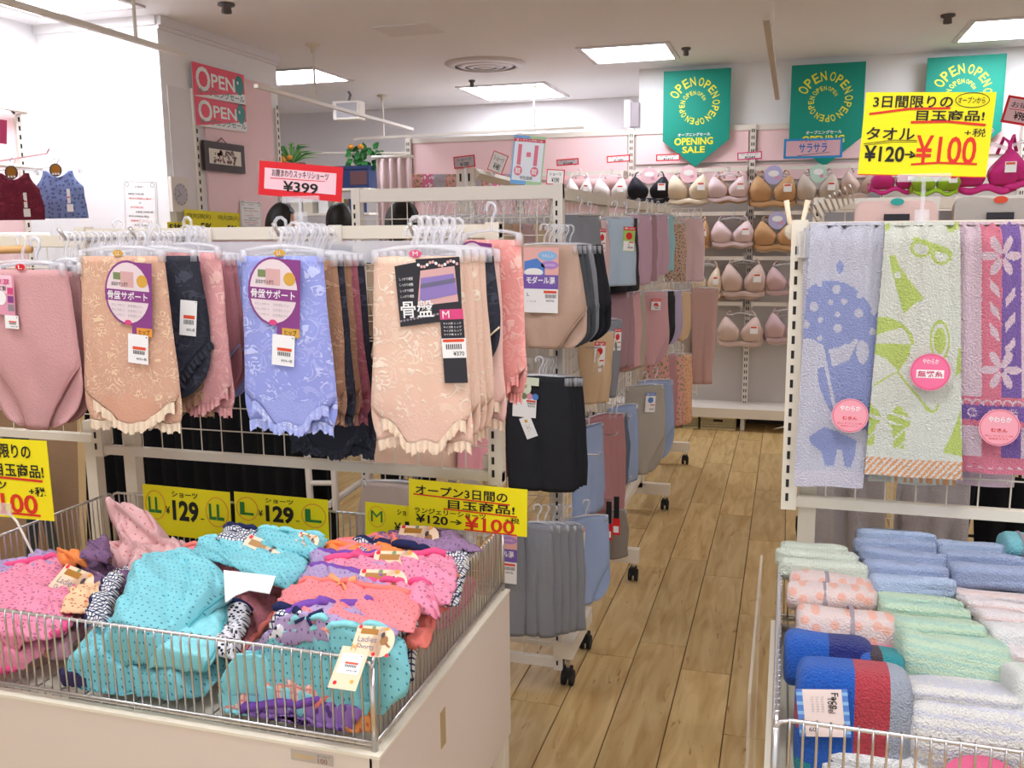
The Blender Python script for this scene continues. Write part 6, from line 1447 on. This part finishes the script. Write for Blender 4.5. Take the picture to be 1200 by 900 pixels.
def camcard(t, w, h, drop):
    b = MB(); b.oval(0, .06, .035, .035, DCARD, .02, 18); b.oval(0, .057, .026, .026, mat('gold brown print', 'a8701e', .4), .0205, 14)
    for i in range(3): b.rect(-.02 + i * .015, .075, -.01 + i * .015, .085, PAPER, .021)
    b.build('badge', t); b = MB(); b.rect(.05, .16, .068, .235, PAPER, .02); b.rect(.052, .2, .066, .206, REDC, .0205); b.rect(.045, .24, .08, .28, PAPER, .021); b.build('price_tag', t)
hang((-12, 203, 44, 258), YCm - .3, 'camisole', CW, 'wine red lace camisole at the left edge of the wall bay', cat='camisole', name='camisole', yaw=14, tags=(camcard,), trim=None)
hang((40, 200, 95, 256), YCm, 'camisole', CB_, 'denim blue flower print camisole right of the wine red one', cat='camisole', name='camisole', yaw=14, tags=(camcard,))
place_sign('price_card', 'magenta price card at the far left edge of the pink wall bay', 'price card', (-8, 139), (8, 141), (-12, 166), Y=3.8, base=MAG)
# ---- far left corner: shelf with plants, blue bin, curtain
t = thing('display_shelf', 'white display shelf unit behind the white net rack, near the pink curtain', 'shelf', (-3.3, 8.0, 0)); o = (-3.3, 8.0, 0)
qa, qb = P(345, 180, Y=8.0), P(478, 180, Y=8.0)
MB(o).tube([qa, qb], .018, WHITE, 6).build('top_bar', t)
for z in (P(400, 222, Y=8.0).z, P(400, 250, Y=8.0).z, .8, .3): MB(o).box((qa.x - .25, 7.8, z - .02), (P(442, 222, Y=8).x, 8.2, z), WHITE).build('shelf_board', t)
for x in (qa.x - .25, P(442, 222, Y=8).x): MB(o).box((x - .015, 8.18, 0), (x + .015, 8.21, qa.z), WHITE).build('upright', t)
zs = P(400, 222, Y=8.0).z
t = thing('storage_bin', 'dark blue storage bin under the bushy plant', 'bin', (P(418, 222, Y=7.95).x, 7.95, zs)); b = MB(); NB = mat('navy plastic', '2c3a66', .5)
wb = (P(440, 222, Y=7.95) - P(398, 222, Y=7.95)).length / 2; b.box((-wb, -.12, 0), (wb, .12, .18), NB); b.build('body', t); MB().box((-wb - .01, -.13, .17), (wb + .01, .13, .2), NB).build('rim', t)
MB().box((.0, -.125, .03), (wb * .9, -.12, .15), mat('brown label', '6a4648', .6)).build('label', t)
def bush(label, px_, py_, Y, sp, n, spiky, flower, s=1):
    A = P(px_, py_, Y=Y); 
    if spiky: A.z = zs + .18 * s
    t = thing('potted_plant', label, 'plant', A); r = random.Random(int(px_))
    MB().lathe([(.001, -.18 * s), (.07 * s, -.18 * s), (.09 * s, 0), (.08 * s, 0), (.07 * s, -.03 * s), (.001, -.03 * s)], (0, 0, 0), mat('terracotta pot', '8c6a58', .7), 16).build('pot', t, smooth=True)
    for i in range(n):
        b = MB(); 
        if spiky:
            a = R(20 + 140 * i / (n - 1)); L = r.uniform(.16, .24) * s; yy = r.uniform(-.1, .1)
            b.tube([(0, 0, 0), (math.cos(a) * L * .5, yy * .5, math.sin(a) * L * .6), (math.cos(a) * L * 1.1, yy, math.sin(a) * L * .62 - .0)], [.007, .009, .001], LEAF if i % 2 else mat('light leaf', '8fbf6a', .5), 4)
        else: leaf(b, (r.uniform(-sp, sp), r.uniform(-sp, sp) * .5, r.uniform(-.02, .16)), r.uniform(.05, .09), .03, r.uniform(0, 6.28), .01, LEAF if i % 2 else LEAF2)
        b.build('leaf', t)
    for i in range(flower): b = MB(); b.ball((r.uniform(-.1, .1), -.08, r.uniform(-.02, .05) if spiky else r.uniform(.12, .2)), (.03, .03, .025), mat('orange petals', 'e89a3c' if spiky else 'e8a0a0', .6), 8, 6); b.build('flower', t, smooth=True)
bush('spiky green plant with orange flowers behind the red ¥399 sign', 343, 199, 7.95, .1, 26, True, 3, 1.4)
bush('bushy dark green plant with a pink flower on the blue bin', 425, 196, 7.95, .2, 60, False, 2, .9)
q0, q1 = P(441, 186, Y=6.9), P(480, 300, Y=6.9)
drape('pink_curtain', 'pale pink fitting room curtain beside the pink wall bays', q0.x, P(482, 186, Y=6.9).x, .01, q0.z, 6.9, cloth('pale pink curtain', 'eed3d3'), 4, .03)
tag(MB().tube([P(436, 184, Y=6.9), P(484, 184, Y=6.9)], .012, WHITE, 8).build('curtain_rod', smooth=True), 'white rod carrying the pink curtain', 'rod')
b = MB()
for i, (x, m) in enumerate([(352, WHITE), (366, CREAM), (384, PAPER), (402, BEI), (420, NB)]):
    tag(MB().cbox((0, 0, .06), (.1, .16, .12), m).cbox((0, -.001, .125), (.108, .168, .012), m).build('stock_box', None, (P(x, 250, Y=7.95).x, 7.95, P(x, 250, Y=7.95).z)), 'stock box on the display shelf, number %s from its left end' % ('one', 'two', 'three', 'four', 'five')[i], 'box')
# ================================================================ PEOPLE (three shoppers behind the racks)
HAIR = mat('black hair', '15110f', .45, bump=.3, bscale=120); SKIN = mat('skin', 'd9ab8f', .6)
def person(label, px_, py_, Y, face, top, legs, tall):
    A = P(px_, py_, Y=Y); Ht = A.z; s = Ht / 1.62
    t = thing('person', label, 'person', (A.x, Y, 0), R(face)); V = {}
    pts = {'pel': ((0, 0, .86), .13), 'wai': ((0, 0, 1.0), .11), 'che': ((0, 0, 1.2), .135), 'nk0': ((0, 0, 1.35), .055), 'nk1': ((0, -.01, 1.41), .045)}
    for sd, n in ((-1, 'l'), (1, 'r')):
        pts.update({'hip' + n: ((sd * .085, 0, .82), .095), 'kne' + n: ((sd * .09, -.01, .46), .06), 'ank' + n: ((sd * .09, .02, .09), .038), 'toe' + n: ((sd * .1, -.12, .03), .03),
                    'sho' + n: ((sd * .16, 0, 1.31), .055), 'elb' + n: ((sd * .21, .02, 1.04), .04), 'wri' + n: ((sd * .19, -.16, .93), .026), 'pal' + n: ((sd * .18, -.23, .92), .026)})
        for k in range(4): pts['f%d%s' % (k, n)] = ((sd * (.16 + k * .014), -.27, .925), .009); pts['g%d%s' % (k, n)] = ((sd * (.16 + k * .014), -.30 - (k in (1, 2)) * .008, .905), .008)
        pts['t0' + n] = ((sd * .15, -.225, .92), .010); pts['t1' + n] = ((sd * .13, -.255, .912), .009)
    ed = [('pel', 'wai'), ('wai', 'che'), ('che', 'nk0'), ('nk0', 'nk1')]
    for n in 'lr':
        ed += [('pel', 'hip' + n), ('hip' + n, 'kne' + n), ('kne' + n, 'ank' + n), ('ank' + n, 'toe' + n), ('che', 'sho' + n), ('sho' + n, 'elb' + n), ('elb' + n, 'wri' + n), ('wri' + n, 'pal' + n), ('wri' + n, 't0' + n), ('t0' + n, 't1' + n)]
        for k in range(4): ed += [('pal' + n, 'f%d%s' % (k, n)), ('f%d%s' % (k, n), 'g%d%s' % (k, n))]
    ks = list(pts); me = bpy.data.meshes.new('body'); me.from_pydata([Vector(pts[k][0]) * s for k in ks], [(ks.index(a), ks.index(b_)) for a, b_ in ed], [])
    ob = bpy.data.objects.new('body', me); COL.objects.link(ob); ob.parent = t; me.materials.append(SKIN); me.materials.append(top); me.materials.append(legs)
    sk = ob.modifiers.new('skin', 'SKIN'); sk.use_smooth_shade = True
    for i, k in enumerate(ks): me.skin_vertices[0].data[i].radius = (pts[k][1] * s,) * 2
    me.skin_vertices[0].data[0].use_root = True
    ob.modifiers.new('sub', 'SUBSURF').levels = 1
    # clothing follows the trunk and limbs
    cl = MB(); C_ = lambda k, g=1.14: (Vector(pts[k][0]) * s, pts[k][1] * s * g + .004)
    def limb(names, m, g=1.16, n=14):
        a = [C_(k, g) for k in names]; cl.tube([q[0] for q in a], [q[1] for q in a], m, n, False)
    b2 = MB(); prof = [(.12, .80), (.145, .86), (.125, 1.0), (.155, 1.2), (.15, 1.3), (.07, 1.365)]
    b2.grid(lambda u, v: (lambda i, q: ((prof[i][0] * (1 - q) + prof[i + 1][0] * q) * 1.25 * s * math.cos(u * 6.2832), (prof[i][0] * (1 - q) + prof[i + 1][0] * q) * .85 * s * math.sin(u * 6.2832), (prof[i][1] * (1 - q) + prof[i + 1][1] * q) * s))(min(int(v * 5), 4), v * 5 - min(int(v * 5), 4)), 24, 15, top); b2.build('shirt_body', t, smooth=True)
    for n in 'lr': limb(['sho' + n, 'elb' + n, 'wri' + n], top)
    cl.build('sleeves', t, smooth=True); cl = MB()
    for n in 'lr': limb(['hip' + n, 'kne' + n, 'ank' + n], legs, 1.2)
    cl.build('trousers', t, smooth=True)
    hc = Vector((0, -.02, 1.51)) * s; b = MB()
    def hf(u, v):
        a = u * 6.2832; q = v * math.pi; x = .073 * math.cos(a) * math.sin(q); y = .092 * math.sin(a) * math.sin(q); z = -.112 * math.cos(q)
        if z < 0: x *= 1 - .25 * (-z / .112); y *= 1 - .12 * (-z / .112)
        if y < 0: y -= .016 * math.exp(-(x / .012) ** 2 - ((z + .012) / .025) ** 2) ; y += .006 * math.exp(-((abs(x) - .03) / .014) ** 2 - ((z - .01) / .012) ** 2)
        return (hc.x + x * s, hc.y + y * s, hc.z + z * s)
    b.grid(hf, 40, 30, SKIN); b.build('head', t, smooth=True)
    b = MB()
    for sd in (-1, 1):
        b.ball((hc.x + sd * .03 * s, hc.y - .079 * s, hc.z + .01 * s), (.012, .008, .006), PAPER, 10, 6); b.ball((hc.x + sd * .03 * s, hc.y - .085 * s, hc.z + .01 * s), (.005, .004, .005), INK, 8, 6)
    b.build('eyes', t, smooth=True); b = MB(); b.ball((hc.x, hc.y - .080 * s, hc.z - .05 * s), (.02, .008, .005), mat('lips', 'b0605c', .5), 10, 6); b.build('mouth', t, smooth=True)
    b = MB()
    for sd in (-1, 1): b.ball((hc.x + sd * .073 * s, hc.y + .005, hc.z - .01 * s), (.01, .018, .028), SKIN, 8, 6)
    b.build('ears', t, smooth=True)
    b = MB(); b.grid(lambda u, v: (lambda a, q: (hc.x + (.082 + .003 * math.sin(u * 60)) * s * math.cos(a) * math.sin(q), hc.y + .012 * s + .098 * s * math.sin(a) * math.sin(q), hc.z + .012 * s + .113 * s * math.cos(q) - (.05 * s * max(0, math.sin(a)) * v)))(u * 6.2832, v * (1.9 if math.sin(u * 6.2832) > -.25 else 1.15)), 48, 20, HAIR); b.build('hair', t, smooth=True, solid=.006)
    for n, sd in (('l', -1), ('r', 1)):
        b = MB(); b.ball((sd * .095 * s, -.04, .035), (.045, .13, .035), BLACKP, 12, 8); b.build('shoe', t, smooth=True)
person('black haired shopper whose head top shows below the ¥399 sign', 327, 240, 5.2, 150, cloth('dark grey sweater', '4a4a52'), BLKC, 1)
person('black haired shopper whose head top shows just left of the white net rack', 397, 240, 5.6, 200, cloth('navy sweater', '2f3552'), BLKC, 1)
person('black haired shopper seen through the upper net of the white rack', 470, 238, 4.3, 180, cloth('beige cardigan', 'b9a58c'), BLKC, 1)
# ================================================================ RIGHT BACKGROUND
t_ = net_rack('net_rack', 'grey net rack behind the towel rack with packed garments and bright bras', .06, 1.55, .1, 1.58, 2.75, beam=.03)
YB = 2.55
PKG = cloth('peach pink satin', 'eeb9ac', .4); TAUP = cloth('taupe satin', 'a3917f', .4)
def pack(bb, m, lb, dotc):
    x0, y0, x1, y1 = bb; A = P((x0 + x1) / 2, (y0 + y1) / 2, Y=YB); w_ = (P(x1, y0, Y=YB) - P(x0, y0, Y=YB)).length; h = .16
    t = thing('garment_pack', lb, 'garment pack', A); lump(w_, .05, h, m, x0, .25, .5, .008).build('folded_garment', t, smooth=True)
    for v in t.children: v.location = (0, 0, -h / 2 + .035)
    b = MB(); b.box((-w_ / 2, -.032, -h + .03), (w_ / 2, -.03, .042), CLEARF); b.build('film', t)
    b = MB(); b.oval(0, -.03, .016, .009, dotc, .033, 14); b.build('size_marker', t)
    b = MB(); b.box((-.03, -.04, -.1), (.03, -.036, .0), DARKP); b.build('card', t)
pack((1000, 240, 1098, 262), PKG, 'peach pink garment in clear film above the lime towel', mat('teal dot', '2fa8a0', .4)); pack((1115, 236, 1222, 262), TAUP, 'taupe garment in clear film above the pink towel', ORR)
t = thing('hook_bunch', 'row of chrome hook tips above the left end of the towel rack', 'hooks', P(962, 245, Y=2.72))
for i in range(9):
    A = P(950 + i * 6, 247 - i * 3, Y=2.5) - t.location; MB().tube([A + Vector((.02, .24, -.02)), A, A + Vector((-.006, -.008, .014))], .003, CHROME, 6).build('hook', t, smooth=True)
MAGB = cloth('magenta satin', 'd83a8a', .4); LIMB = cloth('lime satin', 'a6cf3a', .4)
for lb, bb, m in [('magenta bra left below the big yellow sign', (1022, 196, 1078, 226), MAGB), ('lime green bra below the big yellow sign', (1070, 200, 1125, 228), LIMB), ('magenta bra right of the big yellow sign', (1120, 176, 1196, 226), MAGB), ('second magenta bra at the right edge', (1172, 172, 1240, 220), MAGB)]:
    bra(lb, bb, m, Y=3.0 if m is not LIMB else 2.95, pad=.04)
t = thing('slotted_stand', 'grey slotted post standing behind the big yellow sign', 'post', (P(1022, 260, Y=3.2).x, 3.2, 0)); b = MB(); b.box((-.018, -.012, 0), (.018, .012, 1.64), mat('grey steel', '9c999c', .5)); slots(b, 0, -.0125, .9, 1.62, .05, .01, .028); b.build('post', t)
MB().box((-.2, -.01, 1.52), (.9, .01, 1.55), mat('grey steel', '9c999c', .5)).build('cross_bar', t); MB().box((-.15, -.15, 0), (.15, .15, .03), mat('grey steel', '9c999c', .5)).build('base_plate', t)
# pale grey hanging skirts below the towels
SK = cloth('pale grey crinkled cloth', 'bdb4b4', .8, .6)
for x0, x1, lb in [(952, 1042, 'pale grey crinkled garment hanging low behind the towel rack, left one'), (1048, 1140, 'pale grey crinkled garment hanging low behind the towel rack, right one')]:
    b = MB(); A = P(x0, 545, Y=2.3); B = P(x1, 545, Y=2.3); z1 = 1.08; z0 = .45
    t = thing('hanging_skirt', lb, 'skirt', ((A.x + B.x) / 2, 2.3, z1)); w_ = B.x - A.x
    b.grid(lambda u, v: ((u - .5) * w_ * (.9 + .1 * v), .012 * math.sin(u * 18) * (.3 + v) + .02 * N(u * 5, v * 4, x0) - .02, -v * (z1 - z0)), 40, 30, SK); b.build('fabric_body', t, smooth=True, solid=.002)
    b = MB(); b.tube([(-w_ * .4, -.02, .0), (w_ * .4, -.02, .0)], .006, CLEAR, 6).tube([(0, -.02, 0), (0, -.02, .05), (.01, -.02, .06)], .003, CHROME, 6); b.build('hanger', t)
tag(MB().tube([P(950, 540, Y=2.32), P(1150, 545, Y=2.32)], .006, CHROME, 6).build('hang_rail', smooth=True), 'chrome rail carrying the pale grey crinkled garments', 'rail')
DK = mat('dark mesh metal', '2a2830', .6)
b = MB(); x0, x1 = P(1105, 600, Y=2.5).x, P(1260, 600, Y=2.5).x; z0, z1 = .2, 1.15
for i in range(8): x = x0 + (x1 - x0) * i / 7; b.tube([(x, 2.5, z0), (x, 2.5, z1)], .004, DK, 4, False)
for i in range(12): z = z0 + (z1 - z0) * i / 11; b.tube([(x0, 2.5, z), (x1, 2.5, z)], .004, DK, 4, False)
tag(b.build('grid_panel'), 'dark wire grid panel under the towel rack at the right', 'grid panel')
for i, x in enumerate((1122, 1165, 1195)):
    b = MB(); A = P(x, 560, Y=2.44); b.grid(lambda u, v: (.09 * (u - .5) * (1 - .5 * v), .012 * math.sin(u * 6 + v * 3), -v * .3), 12, 14, BLKC); tag(b.build('black_garment', None, A, smooth=True, solid=.003), 'black garment on the dark grid panel, %s of three' % ('leftmost', 'middle', 'rightmost')[i], 'garment')
t = thing('castor_foot', 'black castor on the floor beside the towel rack', 'castor', P(935, 598, Y=2.72)); 
bb = MB(); p_ = P(935, 622, Z=.03); t.location = (p_.x, p_.y, 0)
def cw(u, v): r = .03 if .2 < v < .8 else .001; return ((v - .5) * .03, r * math.cos(u * 6.2832), .03 + r * math.sin(u * 6.2832))
bb.grid(cw, 14, 6, BLACKP); bb.build('wheel', t); MB().box((-.012, -.015, .04), (.012, .015, .1), BLACKP).build('fork', t)
# clear acrylic guard and pink thing beside the right wagon
b = MB(); b.box((-.03, 1.16, .35), (-.026, 1.7, .90), CLEARF); o_ = b.build('acrylic_sheet'); tag(o_, 'clear acrylic sheet on the left flank of the right wagon', 'sheet')
